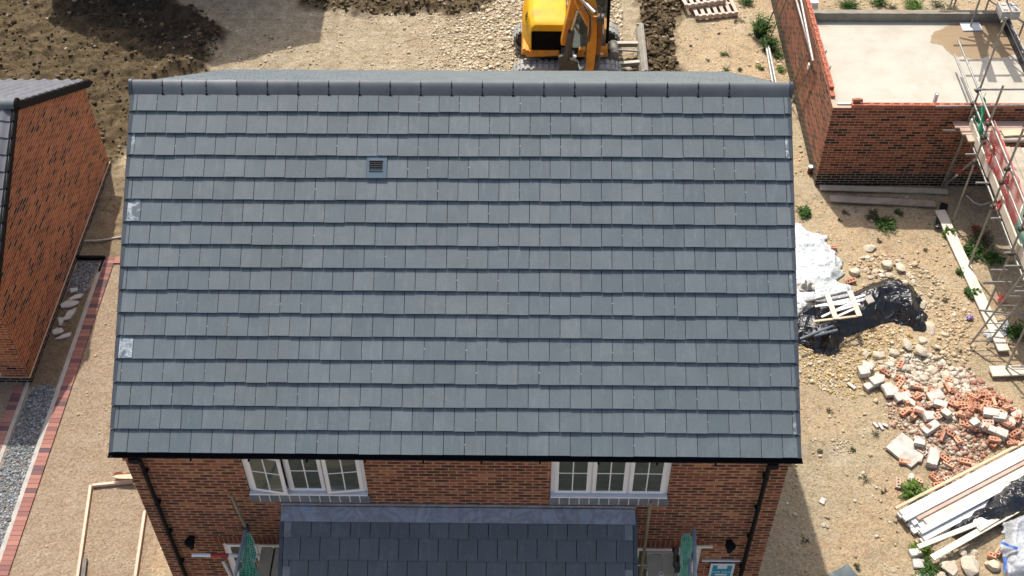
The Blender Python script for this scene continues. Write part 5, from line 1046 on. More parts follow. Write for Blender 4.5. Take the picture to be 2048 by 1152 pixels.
# ================================================================== pallets behind the ridge
def pallet(c_, rz_, z0_, label):
    t = empty('pallet', (c_[0], c_[1], z0_), label, 'pallet', 'wooden pallets behind the digger')
    M = Matrix.Translation((c_[0], c_[1], z0_)) @ Matrix.Rotation(rz_, 4, 'Z')
    for i in range(7):
        mb = MB(); mb.box(-.56+i*.187-.05, -.5, .10, -.56+i*.187+.05, .5, .122); mb.v = [tuple(M @ Vector(v_)) for v_ in mb.v]; mb.build('slat', 'palette', t)
    for y in (-.46, 0, .46):
        mb = MB(); mb.box(-.6, y-.045, .0, .6, y+.045, .099); mb.v = [tuple(M @ Vector(v_)) for v_ in mb.v]; mb.build('bearer', 'palette', t)
x, y = g(1424, 16); pallet((x, y), R(9), .02, 'lower wooden pallet lying behind the right end of the ridge')
x, y = g(1398, -12, .25); pallet((x+.02, y+.02), R(14), .17, 'upper wooden pallet stacked askew on the other one')

# ================================================================== plants
def plant(px, py, r_, h_, n, mat, label, leaf=.06, cat='weed', group=None, world=None, name='weed', spiky=0):
    x, y = world or g(px, py); z = H(x, y); mb = MB(); per = 13; ns = max(4, n//per); lean = rng.uniform(-.25, .25, 2)*r_
    for i in range(ns):
        a = rng.uniform(0, 6.28); L_ = r_*rng.uniform(.25, 1.15); top = h_*rng.uniform(.3, 1.05)*(1.15-.6*L_/r_/1.15)
        b0_ = Vector((x+rng.normal()*.22*r_, y+rng.normal()*.22*r_, z)); tip = b0_+Vector((L_*math.cos(a)+lean[0], L_*math.sin(a)+lean[1], top)); tone = rng.uniform(-.18, .18)
        for k in range(per):
            t = (k+.6)/per; c_ = b0_.lerp(tip, t)+Vector((0, 0, .25*h_*math.sin(math.pi*t)*(.4 if t > .5 else 1)))
            sgn_ = 1 if k % 2 else -1; aa = a+sgn_*rng.uniform(.4, 1.2); ll = leaf*rng.uniform(.5, 1.35)*(1.1-.4*t); w_ = ll*.42
            d = Vector((math.cos(aa), math.sin(aa), rng.uniform(-.5, .5))).normalized(); sd = d.cross(Vector((rng.uniform(-.5, .5), rng.uniform(-.5, .5), 1))).normalized(); u = sd.cross(d)
            mb.ta = float(np.clip(rng.normal(.3+.35*t+tone, .17), 0, 1)); mb.add([c_, c_+d*ll*.5+sd*w_*.5+u*ll*.08, c_+d*ll-u*ll*.1, c_+d*ll*.5-sd*w_*.5+u*ll*.08], [(0, 1, 2), (0, 2, 3)])
    for i in range(6):
        a = rng.uniform(0, 6.28); mb.ta = .2; mb.tube([(x, y, z-.01), (x+.5*r_*math.cos(a), y+.5*r_*math.sin(a), z+.45*h_), (x+.8*r_*math.cos(a), y+.8*r_*math.sin(a), z+.6*h_)], .004, 3, cap=False)
    return mb.build(name, mat, None, label, cat, group, fixn=False)
plant(1547, 42, .30, .75, 2600, 'leaf', 'dense green bush growing against the red side wall', .07, 'bush', name='bush', world=(7.35, 13.25))
plant(1548, 72, .25, .45, 1300, 'leaf', 'lower part of the leafy growth at the foot of the bush', .07, 'bush', name='bush', world=(7.5, 12.7))
for px, py, r_, h_, n, m_, lb_, lf in ((1697, 14, .34, .35, 900, 'leaf', 'green weed clump just left behind the slab wall', .07), (1760, 6, .3, .3, 500, 'leaf', 'dark weed behind the slab wall at the top edge', .07), (1829, 14, .32, .35, 900, 'leafpale', 'round bright green weed behind the slab wall', .07), (1876, 12, .3, .25, 260, 'leafdry', 'sparse dry weed behind the slab wall', .06), (1905, 20, .25, .22, 200, 'leafdry', 'thin dry weed beside the pole behind the slab', .06), (1785, 14, .15, .2, 140, 'leafdry', 'small brownish weed between the two green clumps', .05),
    (1492, 6, .24, .25, 420, 'leaf', 'green weed at the top edge right of the pallets', .07), (1470, 20, .12, .12, 160, 'leaf', 'small dark weed near the pallet corner', .05), (1475, 40, .13, .08, 110, 'leafdry', 'dusty low weed below the pallet', .05), (1448, 107, .16, .10, 130, 'leaf', 'small weed on the sand behind the ridge', .05), (1452, 140, .12, .1, 110, 'leaf', 'tiny weed touching the ridge line', .05), (1520, 137, .12, .12, 120, 'leafpale', 'bright small weed left of the ground tubes', .06), (1481, 141, .1, .08, 70, 'leaf', 'tiny dark weed left of the bright one', .05),
    (1556, 112, .16, .2, 260, 'leaf', 'weed between the ground tubes and the wall', .06), (1560, 140, .16, .16, 260, 'leafpale', 'pale weed at the bottom of the red wall', .06), (1590, 200, .09, .1, 90, 'leaf', 'weed tuft at the verge corner of the main roof', .05),
    (1611, 428, .19, .22, 420, 'leaf', 'weed close to the right verge above the white sheet', .08), (1743, 430, .2, .12, 200, 'leafdry', 'shaded weed below the plank at the dark brick wall', .07), (1768, 449, .26, .22, 620, 'leaf', 'larger green weed at the edge of the building shadow', .08), (1690, 424, .08, .06, 50, 'leafdry', 'tiny shaded tuft near the shadow corner', .05), (1795, 425, .12, .1, 120, 'leaf', 'small shaded weed near the plank end', .06),
    (1896, 468, .12, .25, 200, 'leafpale', 'upright grassy tuft left of the long sole board', .1), (1945, 505, .22, .25, 170, 'leaf', 'broad leaved weed on the sole board beside the pole', .16), (1917, 545, .13, .12, 160, 'leaf', 'low green tuft left of the sole board', .06), (1940, 588, .15, .18, 130, 'leaf', 'dark spiky weed on the sole board', .13), (1965, 480, .3, .25, 500, 'leafdry', 'dark weeds in the shade under the scaffold', .09), (1990, 520, .3, .25, 400, 'leaf', 'deep green weeds in shade right of the sole board', .09),
    (1824, 985, .2, .28, 620, 'leafpale', 'bright leafy weed between rubble and timber stack', .09), (1848, 1095, .2, .12, 380, 'leafpale', 'grass below the ends of the pale planks', .07), (1855, 1138, .22, .14, 420, 'leaf', 'grass beside the lower concrete blocks', .07), (1715, 1133, .08, .06, 90, 'leafdry', 'tiny dull tuft by the dark panel', .04), (1728, 960, .2, .04, 60, 'leafdry', 'faint flat tuft on the sand right of the house', .04), (2030, 670, .3, .25, 300, 'leaf', 'weeds in shade behind the ladder', .1)):
    plant(px, py, r_, h_, n, m_, lb_, lf)

for px, py, r_ in ((1660, 820, .09), (1705, 900, .07), (1770, 985, .1), (1640, 900, .06), (1750, 870, .12), (1612, 1080, .1), (1890, 600, .08), (1850, 500, .09), (1760, 480, .08), (1380, 90, .07), (1415, 120, .06), (1500, 70, .09), (1680, 440, .06), (1920, 700, .08)):
    plant(px, py, r_, .06, 60, 'leafdry', 'tiny dry seedling on bare sand', .04, 'weed', 'dry seedlings on the bare sand')
# ================================================================== white sheet, tarpaulin heap
def sheetmesh(poly_px, hf, res, name, mat, label, cat, skirt=.0, th=.008):
    P_ = [g(*q_) for q_ in poly_px]; xs = [p[0] for p in P_]; ys_ = [p[1] for p in P_]
    ax_ = np.arange(min(xs)-.05, max(xs)+.05, res); ay_ = np.arange(min(ys_)-.05, max(ys_)+.05, res); XX, YY = np.meshgrid(ax_, ay_)
    jx = (fbm(XX, YY, 3, 5)-.5)*.25; D_ = sdf(P_, XX+jx, YY+jx*.6); Z = hf(XX, YY, D_)+fields(XX, YY)[0]; idx = -np.ones(XX.shape, int); vs = []; fs = []
    wx = (fbm(XX, YY, 3, 6)-.5)*.06
    def vid(j, i):
        if idx[j, i] < 0: idx[j, i] = len(vs); vs.append((XX[j, i]+wx[j, i], YY[j, i], Z[j, i]))
        return int(idx[j, i])
    for j in range(len(ay_)-1):
        for i in range(len(ax_)-1):
            if D_[j, i] > 0 and D_[j+1, i] > 0 and D_[j, i+1] > 0 and D_[j+1, i+1] > 0: fs.append((vid(j, i), vid(j, i+1), vid(j+1, i+1), vid(j+1, i)))
    mb = MB(); mb.add(vs, fs); o_ = mb.build(name, mat, None, label, cat, smooth='all', fixn=False)
    sm_ = o_.modifiers.new('solid', 'SOLIDIFY'); sm_.thickness = th; return o_
def ridged(x, y, s, o=4):
    t = 0; am = 1; nm = 0
    for i in range(o): t = t+am*(1-np.abs(2*vn(x*s+31*i, y*s+7*i)-1))**2; nm += am; am *= .5; s *= 2.1
    return t/nm
wpoly = [(1560, 440), (1600, 446), (1625, 465), (1655, 475), (1675, 505), (1690, 530), (1692, 548), (1675, 562), (1700, 570), (1705, 590), (1660, 620), (1600, 640), (1560, 640)]
sheetmesh(wpoly, lambda x, y, d: .03+.10*ss(d/.5)+.20*ridged(x, y, 1.4, 4)*ss(d/.25), .03, 'plastic_sheet', 'sheet', 'large crumpled white plastic sheet beside the right verge of the main roof', 'sheet')
tpoly = [(1570, 648), (1600, 608), (1650, 598), (1700, 588), (1745, 562), (1800, 562), (1835, 585), (1850, 620), (1856, 655), (1850, 662), (1825, 660), (1812, 650), (1790, 642), (1765, 648), (1735, 660), (1690, 676), (1680, 690), (1668, 715), (1640, 705), (1600, 690), (1570, 690)]
TPW = [g(*q_) for q_ in tpoly]; ridge_line = [g(1600, 650), g(1680, 640), g(1760, 610), g(1815, 612), g(1840, 645)]
def th_(x, y, d):
    r_ = ridged(x*.8+.5*fbm(x, y, 2, 1.5), y*1.3, 1.25, 2); return .02+.30*ss(d/.40)+(.22*r_-.05)*ss(d/.25)+.02*ridged(x, y, 5, 2)*ss(d/.1)
sheetmesh(tpoly, th_, .022, 'tarpaulin', 'tarp', 'crumpled shiny black tarpaulin heap right of the main roof', 'tarpaulin')
def TH(x, y):
    X_, Y_ = np.array([x]), np.array([y]); d = sdf(TPW, X_, Y_); return float((th_(X_, Y_, d)+fields(X_, Y_)[0])[0])
# timber frame and white strips on top of the tarpaulin
def on(px, py, z=.48): x, y = g(px, py, z); return Vector((x, y, z))
for a, b, w_, lb_ in (((1654, 588), (1672, 638), .11, 'left short pale plank laid across the white strips on the tarpaulin'), ((1699, 582), (1719, 632), .11, 'right short pale plank laid across the white strips on the tarpaulin')):
    mb = MB(); mb.beam(on(*a, .56), on(*b, .56), w_, .025); mb.build('plank', 'cream', None, lb_, 'plank', 'planks laid on the tarpaulin')
mb = MB(); mb.beam(on(1626, 643, .5), on(1716, 632, .53), .045, .03); mb.build('plank', 'timber', None, 'thin timber lath along the lower side of the white strips', 'lath')
mb = MB(); mb.beam(on(1612, 604, .42), on(1693, 584, .42), .04, .03); mb.build('plank', 'mech', None, 'dark lath along the upper side of the white strips', 'lath')
for i, (a, b) in enumerate((((1630, 613), (1700, 598)), ((1641, 616), (1730, 590)), ((1650, 610), (1726, 600)), ((1643, 634), (1706, 604)), ((1660, 625), (1720, 608)), ((1672, 634), (1712, 616)), ((1690, 612), (1735, 596)), ((1635, 612), (1690, 607)))):
    z_ = .50+.006*i; mb = MB(); mb.beam(on(*a, z_), on(*b, z_), .045, .02); mb.build('trim_strip', 'whiteboard', None, 'white plastic trim strip lying among others on the black tarpaulin', 'strip', 'white trim strips on the tarpaulin')
mb = MB(); a = [on(1728, 596, .55), on(1741, 590, .55), on(1749, 604, .53), on(1736, 609, .53)]; mb.add(a+[v_+Vector((0, 0, .03)) for v_ in a], [(3, 2, 1, 0), (4, 5, 6, 7), (0, 1, 5, 4), (1, 2, 6, 5), (2, 3, 7, 6), (3, 0, 4, 7)]); mb.build('board_offcut', 'concrete', None, 'square grey board offcut at the right end of the white strips', 'board')
for a, b, lb_ in (((1600, 678), (1668, 651), 'upper grey pipe sticking out of the tarpaulin'), ((1628, 672), (1675, 660), 'lower grey pipe sticking out of the tarpaulin')):
    mb = MB(); mb.tube([on(*a, .30), on(*b, .40)], .028, 8); mb.build('grey_pipe', simple('grey_pipe', (.16, .19, .22), None, 4, .5, 0), None, lb_, 'pipe', smooth=True)
x, y = g(1613, 570, .25); scrap((x, y, .20), (.35, .25, .12), 'concgrey', 'folded_bag', None, 3, label='pinkish grey folded bag lying in the white sheet', cat='bag')

# ================================================================== rocks, blocks, bricks
def rockmesh(seed):
    import bmesh
    bm = bmesh.new(); bmesh.ops.create_icosphere(bm, subdivisions=3, radius=1); me = bpy.data.meshes.new('stone'); rs = np.random.default_rng(seed)
    pl_ = [(Vector(rs.normal(size=3)).normalized(), rs.uniform(.45, .82)) for _ in range(12)]
    for v_ in bm.verts:
        c_ = v_.co.copy()
        for n_, d_ in pl_:
            t = c_.dot(n_)
            if t > d_: c_ -= n_*(t-d_)
        v_.co = c_*(1+.10*mn.noise(c_*1.6+Vector((seed, 0, 0)))+.035*mn.noise(c_*6))
    bm.to_mesh(me); bm.free(); me.materials.append(MAT['stone']); me.polygons.foreach_set('use_smooth', [True]*len(me.polygons)); me.set_sharp_from_angle(angle=R(20))
    return me
RM = [rockmesh(i) for i in range(7)]
def place(me, name, x, y, z, rot, scl, label, cat, group=None):
    o_ = bpy.data.objects.new(name, me); C.objects.link(o_); o_.location = (x, y, z); o_.rotation_euler = rot; o_.scale = scl; o_['label'] = label; o_['category'] = cat
    if group: o_['group'] = group
    return o_
def rock(px, py, sx, sy, label, group=None, rz_=None, zf=.6):
    s_ = 1/93.; x, y = g(px, py, .08); a, b = sx*s_/2, sy*s_/2*1.25; c_ = min(a, b)*zf
    return place(random.choice(RM), 'limestone_rock', x, y, H(x, y)+c_*.45, (rng.uniform(-.2, .2), rng.uniform(-.2, .2), rng.uniform(-.25, .25) if rz_ is None else rz_), (a, b, c_), label, 'rock', group)
for q_ in ((1708, 538, 30, 24, 'pale rock standing alone right of the white sheet'), (1773, 523, 30, 30, 'large pale rock at the top of the rock pile', ), (1800, 532, 28, 32, 'large squarish rock at the right of the upper rock pile'), (1779, 545, 24, 16, 'flattish rock below the two biggest rocks'), (1797, 516, 18, 9, 'slim rock wedged behind the big pair'), (1753, 534, 13, 12, 'small rock left of the flattish rock'), (1764, 536, 12, 14, 'small rock touching the flattish rock'), (1743, 548, 15, 11, 'low rock at the left of the upper pile'), (1809, 557, 22, 10, 'long low rock right below the pile'), (1828, 560, 16, 13, 'small rock at the lower right of the upper pile'), (1820, 545, 14, 14, 'rock at the right edge of the upper pile'), (1733, 534, 13, 10, 'brownish rock left of the upper pile'), (1742, 490, 30, 18, 'half buried rock above the upper pile'), (1745, 512, 16, 8, 'flat stone above left of the pile'), (1845, 603, 22, 20, 'rock touching the right side of the tarpaulin'),
    (1734, 704, 16, 20, 'upright rock at the left of the lower rock row'), (1760, 706, 32, 20, 'wide rock in the middle of the lower rock row'), (1790, 702, 26, 18, 'smooth cream rock right of the wide one'), (1812, 686, 28, 34, 'pinkish cream boulder above the smooth rock'), (1784, 681, 12, 10, 'small white rock left of the pinkish boulder'), (1838, 700, 36, 30, 'biggest boulder right of the lower rock row'), (1848, 675, 20, 22, 'rock on top behind the biggest boulder'), (1730, 722, 16, 16, 'round rock below the upright one'), (1746, 724, 17, 18, 'blocky stone beside the round rock'), (1761, 720, 13, 10, 'small stone below the wide rock'), (1765, 730, 13, 12, 'small round stone above the bricks'), (1776, 724, 12, 11, 'little stone between the bricks and boulders'), (1786, 716, 14, 13, 'egg shaped stone under the smooth rock'), (1785, 732, 15, 13, 'chipped stone left of the first brick'), (1818, 728, 15, 13, 'stone just right of the first brick'), (1862, 650, 24, 30, 'tall pale rock right of the tarpaulin end'), (1875, 690, 16, 14, 'small rock right of the biggest boulder'), (1868, 736, 30, 20, 'grey rock above the brick rubble'), (1895, 745, 22, 18, 'pale rock at the upper edge of the rubble'), (1850, 752, 22, 16, 'rough stone left of the grey rock'),
    (1940, 1132, 44, 34, 'large rough concrete lump at the bottom edge under the planks'), (1895, 1130, 40, 30, 'pale boulder below the pale planks'), (1985, 1125, 30, 26, 'grey brown lump right of the pale boulder'), (1925, 1100, 20, 18, 'round stone under the clear bag'), (1900, 1092, 18, 14, 'grey stone beside the plank ends'), (2030, 1140, 36, 24, 'orange tinged boulder in the bottom right corner'), (1712, 997, 8, 8, 'small whitish stone on the sand'), (1649, 1044, 9, 8, 'left white pebble of a pair on the sand'), (1656, 1047, 8, 8, 'right white pebble of a pair on the sand')):
    rock(*q_)
for i in range(26):
    px, py = rng.uniform(1800, 1925), rng.uniform(725, 775); rock(px, py, rng.uniform(9, 18), rng.uniform(7, 14), 'small pale stone among the lumps above the brick rubble', 'small stones above the brick rubble')
for i in range(14):
    px, py = rng.uniform(1880, 2048), rng.uniform(1085, 1152); rock(px, py, rng.uniform(8, 16), rng.uniform(7, 13), 'small stone under the clear bag at the bottom right', 'small stones under the clear bag')
def box_bm(l, w_, h_, chip, seed):
    import bmesh
    bm = bmesh.new(); bmesh.ops.create_cube(bm, size=1); bmesh.ops.scale(bm, vec=(l, w_, h_), verts=bm.verts); bmesh.ops.subdivide_edges(bm, edges=bm.edges, cuts=3, use_grid_fill=True)
    for v_ in bm.verts:
        k_ = mn.noise(v_.co*4+Vector((seed*3.1, 0, 0))); e = (abs(v_.co.x)/(l/2)+abs(v_.co.y)/(w_/2)+abs(v_.co.z)/(h_/2))
        if e > 2.2: v_.co *= 1-chip*max(0, k_+.25)
    me = bpy.data.meshes.new('block'); bm.to_mesh(me); bm.free(); me.materials.append(MAT['concgrey']); me.polygons.foreach_set('use_smooth', [True]*len(me.polygons)); me.set_sharp_from_angle(angle=R(30)); return me
def block(px, py, l, w_, ang, label, h_=.09, z=.06, tilt=(0, 0), seed=0):
    x, y = g(px, py, .1); me = box_bm(l, w_, h_, .16 if l < .5 else .05, seed+px); return place(me, 'concrete_block', x, y, H(x, y)+z, (R(tilt[0]), R(tilt[1]), R(ang)), (1, 1, 1), label, 'block')
BL = [(1814, 897, .62, .55, -48, 'big square white concrete slab lying at the left of the rubble', .06, .05), (1867, 914, .40, .21, 68, 'long pale block standing at the lower end of the rubble', .14, .09), (1861, 858, .36, .18, 30, 'pale block lying above the square slab', .1, .1), (1838, 888-0, .20, .16, -20, 'small grey piece resting on the corner of the square slab', .08, .16),
      (1858, 835, .25, .20, 12, 'square grey block in the middle left of the rubble', .1, .1), (1869, 797, .30, .24, 18, 'big grey block at the top middle of the rubble', .1, .14), (1878, 815, .26, .15, -28, 'slanting pale block under the top grey one', .12, .14), (1820, 806, .26, .14, -38, 'grey block leaning at the left of the rubble', .1, .1), (1838, 824, .22, .14, -45, 'pale block below the leaning one', .1, .1), (1805, 793, .34, .16, 20, 'long pale block at the upper left of the rubble', .1, .1), (1783, 783, .30, .20, 10, 'chunky pale block near the upper left', .1, .1), (1889, 835, .18, .14, -55, 'grey chip standing in the centre', .12, .14),
      (1977, 838, .30, .18, -18, 'white block on the right part of the rubble', .14, .16), (1994, 846, .26, .18, -20, 'second white block touching the right one', .14, .16), (1974, 866, .28, .14, -32, 'white curved lump below the right blocks', .12, .14), (1998, 874, .22, .20, -25, 'pyramid shaped grey block at the right', .16, .12), (1944, 858, .17, .15, 25, 'dark grey cube in the red bricks', .14, .16), (2030, 834, .22, .12, 25, 'pinkish block near the right edge', .12, .1), (2020, 851, .12, .16, 0, 'upright pale chip near the right edge', .1, .1), (1758, 757, .20, .17, -15, 'light grey block behind the cut block pair', .14, .12), (1728, 742, .22, .22, 8, 'grey square block at the left end of the block row', .14, .12), (1735, 733, .22, .18, -20, 'grey block behind the square one', .14, .1), (1737, 770, .16, .15, 30, 'triangular grey piece below the square block', .1, .08), (1752, 762, .24, .20, 24, 'pale cut block beside the grey square one', .16, .12), (1775, 772, .26, .18, 22, 'low grey block at the foot of the block row', .1, .08), (1829, 770, .18, .12, -12, 'brown engineering block near the bricks', .1, .1),
      (1753, 845, .14, .06, -65, 'left upright shard of the small grey group', .05, .04), (1763, 848, .16, .06, -65, 'middle upright shard of the small grey group', .05, .04), (1772, 846, .13, .05, -40, 'right shard of the small grey group', .05, .04), (1705, 765, .20, .07, -50, 'long grey stone sliver on the ochre gravel', .05, .04), (1824, 951, .16, .10, 60, 'small grey block above the bright weed', .08, .06), (1833, 1100, .22, .16, 12, 'upper grey paving block at the end of the timber stack', .08, .04), (1840, 1122, .22, .18, 0, 'lower grey paving block at the end of the timber stack', .08, .04), (1850, 1148, .26, .12, 4, 'grey slab at the bottom edge by the grass', .06, .03), (1842, 912, .09, .22, -25, 'narrow stone strip beside the long pale block', .05, .06), (1647, 996, .14, .10, 60, 'triangular white stone on the sand by the house', .03, .02)]
for i, b in enumerate(BL): block(b[0], b[1], b[2], b[3], b[4], b[5], b[6], b[7]*.8, (rng.uniform(-12, 12), rng.uniform(-12, 12)) if b[0] > 1760 and b[2] < .4 else (rng.uniform(-3, 3), rng.uniform(-3, 3)), i)
def brickmesh(nh, W_=.102, L_=.215, h_=.065):
    L_ = L_*nh/3; mb = MB(); xs = [-L_/2]; hw = .034; gp_ = (.215-3*hw)/4
    for i in range(nh): xs += [-L_/2+(i+1)*gp_*(L_/(gp_*(nh+1)+nh*hw))*1.0+i*hw]; xs += [xs[-1]+hw]
    xs += [L_/2]; ys_ = [-W_/2, -.02, .02, W_/2]; hole = lambda i, j: j == 1 and i % 2 == 1
    for i in range(len(xs)-1):
        for j in range(3):
            x0, x1, y0, y1 = xs[i], xs[i+1], ys_[j], ys_[j+1]
            if hole(i, j):
                for (p, q_) in (((x0, y0), (x1, y0)), ((x1, y0), (x1, y1)), ((x1, y1), (x0, y1)), ((x0, y1), (x0, y0))): mb.add([(*p, 0), (*q_, 0), (*q_, h_), (*p, h_)], [(0, 1, 2, 3)])
            else: mb.add([(x0, y0, h_), (x1, y0, h_), (x1, y1, h_), (x0, y1, h_)], [(0, 1, 2, 3)]); mb.add([(x0, y0, 0), (x0, y1, 0), (x1, y1, 0), (x1, y0, 0)], [(0, 1, 2, 3)])
    a, b = L_/2, W_/2
    mb.add([(-a, -b, 0), (a, -b, 0), (a, b, 0), (-a, b, 0), (-a, -b, h_), (a, -b, h_), (a, b, h_), (-a, b, h_)], [(0, 1, 5, 4), (1, 2, 6, 5), (2, 3, 7, 6), (3, 0, 4, 7)])
    me = bpy.data.meshes.new('brick'); me.from_pydata([(x, y, z-h_/2) for x, y, z in mb.v], [], mb.f); me.materials.append(MAT['orange_brick']); return me
BM3, BM2, BM1 = brickmesh(3), brickmesh(2), brickmesh(1)
RZ = [g(*q_) for q_ in [(1800, 775), (1850, 780), (1900, 775), (1960, 770), (2000, 800), (2062, 845), (2062, 890), (2000, 905), (1960, 890), (1900, 895), (1870, 880), (1820, 850), (1795, 810)]]
X, Y = scatter(125, RZ, lambda x, y: .35+.65*ss((x-9.2)/1.0))
def hb(x, y): return H(x, y)
for x, y in zip(X, Y):
    k = rng.random(); me = BM3 if k < .45 else BM2 if k < .8 else BM1
    place(me, 'loose_brick', x, y, hb(x, y)+rng.uniform(.03, .13), (rng.uniform(-.5, .5)+(math.pi/2 if rng.random() < .18 else 0), rng.uniform(-.5, .5), rng.uniform(0, 3.14)), (1, 1, 1), 'orange perforated brick lying in the rubble heap at the right', 'brick', 'orange bricks in the rubble heap')
for px, py, a, lb_ in ((1801, 728, 60, 'whole three hole brick standing out below the boulders'), (1771, 744, -40, 'brick with its holes up beside the grey blocks'), (1799, 756, -32, 'brick below the first whole one'), (1799, 768, 48, 'brick lying diagonally at the top of the rubble'), (1811, 783, -25, 'pale brick just under the diagonal one'), (1899, 759, -30, 'single orange brick above the rubble on the stones'), (1841, 792, -20, 'orange brick between two grey blocks'), (1690+13, 545+14, 10, 'single brick by the white sheet edge'),
        (1842, 902, -50, 'brick resting upright against the square slab'), (1890, 917, -50, 'upper brick of the pair right of the long block'), (1897, 928, -40, 'lower brick of the pair right of the long block'), (1870, 955, -60, 'brick at the top of the small lower brick group'), (1895, 957, 30, 'brick at the right of the small lower brick group'), (1878, 968, 10, 'brick at the bottom of the small lower group'), (1930, 922, -10, 'brick lying alone right of the lower pair'), (1796, 965, 80, 'broken brick standing on the sand left of the weed'), (1838, 960, -25, 'brick half behind the bright weed'), (1810, 922, -10, 'brick fragment under the square slab'), (2000, 1100, 50, 'brick under the clear plastic bag'), (1985, 1108, -20, 'broken brick left of the clear bag'), (1668, 493, 0, 'small brick piece on the sand above the sheet')):
    x, y = g(px, py, .06); place(BM3 if 'whole' in lb_ or 'holes' in lb_ or rng.random() < .6 else BM2, 'loose_brick', x, y, H(x, y)+.05, (rng.uniform(-.3, .3), rng.uniform(-.3, .3), R(a)), (1, 1, 1), lb_, 'brick')

# ================================================================== timber stack and planks, bags, panel
a0, b0 = np.array(g(1797, 1035)), np.array(g(2062, 897)); dr = (b0-a0)/np.linalg.norm(b0-a0); pr = np.array([dr[1], -dr[0]])
k = 0
for lay in range(3):
    for i in range(6):
        off = i*.118+.02; st = rng.uniform(-.05, .15)+(.12 if lay == 2 and i in (2, 3) else 0); L_ = 4.2
        if lay == 2 and i == 5: continue
        p = a0+dr*st+pr*off; q_ = p+dr*L_; z = .04+lay*.062+(.0 if i % 2 else .004); mt = 'whiteboard'; lb_ = 'long white board in the stack at the lower right corner'
        if lay == 2 and i == 2: mt = 'boardpink'
        if lay == 2 and i == 3: mt = 'cream'
        if lay == 1 and i == 0 and False: mt = 'cream'
        kw = dict(label=lb_, cat='board', group='long white boards in the stack') if mt == 'whiteboard' else dict(label='pinkish brown board on top of the white stack' if mt == 'boardpink' else 'cream timber board on top of the white stack', cat='board')
        plank((*p, z), (*q_, z), .108 if mt != 'boardpink' else .06, .055, mat=mt, name='white_board' if mt == 'whiteboard' else 'timber_board', **kw)
p, q_ = np.array(g(1787, 1026)), np.array(g(2062, 884)); plank((*p, .15), (*q_, .15), .05, .05, mat='timber', name='timber_board', label='thin timber along the upper side of the white stack', cat='board')
for a, b, w_, z, lb_ in (((1836, 1094), (1960, 1045), .09, .20, 'pale plank crossing the lower side of the stack'), ((1864, 1116), (2062, 1004), .12, .16, 'lowest pale plank reaching the right edge'), ((1950, 1052), (2062, 985), .26, .19, 'wide pale board disappearing at the right edge')):
    plank((*g(*a, z), z), (*g(*b, z), z), w_, .03, mat='cream', name='plank', label=lb_, cat='plank')
bag = [(1905, 1045), (1960, 1015), (2000, 970), (2062, 930), (2062, 1030), (2000, 1060), (1960, 1062), (1945, 1075), (1915, 1078), (1895, 1065)]
sheetmesh(bag, lambda x, y, d: .10+.20*ss(d/.3)+.14*ridged(x, y, 2.2, 4)*ss(d/.15), .025, 'tarpaulin', 'tarp', 'black plastic cover slipping off the white board stack', 'tarpaulin')
sheetmesh([(2000, 1052), (2062, 1030), (2062, 1175), (2010, 1165), (1996, 1110)], lambda x, y, d: .16+.14*ss(d/.2)+.16*ridged(x, y, 2.6, 4)*ss(d/.1), .02, 'plastic_bag', 'poly', 'clear plastic bag with blue print in the bottom right corner', 'bag', th=.003)
for i, (px, py, an) in enumerate(((2018, 1092, -25), (2010, 1128, 75))):
    x, y = g(px, py, .42); mb = MB(); mb.grid(lambda u, v_: (x+(u-.5)*.30*math.cos(R(an))-(v_-.5)*.06*math.sin(R(an)), y+(u-.5)*.30*math.sin(R(an))+(v_-.5)*.06*math.cos(R(an)), .43+.02*mn.noise(Vector((u*3, v_, i)))), 10, 3)
    mb.build('blue_print', 'blueink', None, ('upper' if i == 0 else 'lower')+' blue printed band on the clear plastic bag', 'label', fixn=False)
sheetmesh([(1960, 668), (1985, 650), (2015, 640), (2020, 660), (2005, 680), (1975, 684)], lambda x, y, d: .03+.10*ridged(x, y, 3, 4)*ss(d/.1), .02, 'plastic_bag', 'poly', 'crumpled clear plastic behind the foot of the ladder', 'bag', th=.003)
c_ = [g(*q_, .05) for q_ in ((1650, 1152), (1696, 1128), (1722, 1160), (1700, 1190), (1660, 1180))]
mb = MB(); mb.prism(c_, .03, .06); mb.build('dark_panel', NTm := simple('slate_panel', (.035, .055, .07), (.10, .13, .13), 4, .4, .1, dirt=.4, dirtc=(.35, .38, .34)), None, 'dark slate coloured panel at the bottom edge right of the house', 'panel')
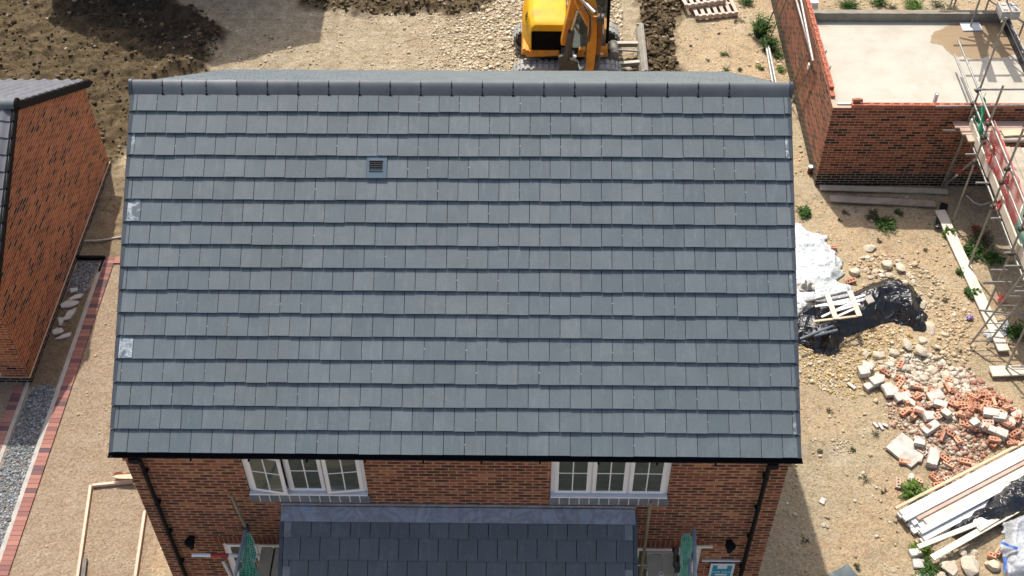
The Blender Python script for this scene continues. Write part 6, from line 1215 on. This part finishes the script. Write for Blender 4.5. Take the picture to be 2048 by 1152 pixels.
p, q_ = g(1875, 458), g(1888, 410); plank((*p, .05), (*q_, .05), .17, .03, mat='tarp', name='black_strip', label='black strip lying left of the top of the long sole board', cat='strip')
for a, b, w_, mt, lb_ in (((1640, 375), (1895, 383), .16, 'boarddull', 'upper dull plank lying in shade along the foot of the dark wall'), ((1660, 397), (1870, 408), .20, 'board', 'lower dull plank lying in shade in front of the dark wall')):
    plank((*g(*a, .05), .05), (*g(*b, .05), .05), w_, .035, mat=mt, name='plank', label=lb_, cat='plank')
x, y = g(1953, 457); scrap((x, y, H(x, y)+.02), (.20, .16, .07), 'redpaint', 'red_net_ball', None, 5, label='crumpled red netting in the shade under the scaffold', cat='netting')
x, y = g(2002, 602); scrap((x, y, H(x, y)+.04), (.14, .2, .1), 'red_net', 'red_net_ball', None, 8, label='small red scrap behind the ladder', cat='scrap')
x, y = g(1939, 637); scrap((x, y, H(x, y)+.03), (.15, .09, .05), 'purple', 'purple_rag', None, 6, label='purple and white crumpled wrapper left of the ladder', cat='wrapper')
x, y = g(1660, 770); 
for i, (px, py) in enumerate(((1655, 768), (1683, 888))):
    X, Y = scatter(160, [(g(px, py)[0]+.22*math.cos(t), g(px, py)[1]+.2*math.sin(t)) for t in np.linspace(0, 6.2, 9)]); stones('pink_mortar_dust', X, Y, rng.uniform(.01, .03, len(X)), 'pebblepink', 'pinkish mortar spill on the sand', 'mortar')
for a, b in (((1862, 692), (1930, 770)),):
    p, q_ = g(*a), g(*b); mb = MB(); pts = [(p[0]+(q_[0]-p[0])*t+.06*math.sin(5*t), p[1]+(q_[1]-p[1])*t, H(p[0]+(q_[0]-p[0])*t, p[1]+(q_[1]-p[1])*t)+.02) for t in np.linspace(0, 1, 10)]; mb.tube(pts, .008, 5); mb.build('cable', 'mech', None, 'thin dark cable crossing the earth between rocks and ladder', 'cable', smooth=True)
mb = MB(); p = at(1932, 392, 'z', .6); mb.tube([at(1933, 391, 'z', .1), at(1948, 405, 'z', .08), at(1962, 410, 'z', .1), at(1980, 405, 'z', .2)], .014, 6); mb.build('white_hose', 'whiteboard', None, 'curved white hose in the shade under the scaffold', 'hose', smooth=True)
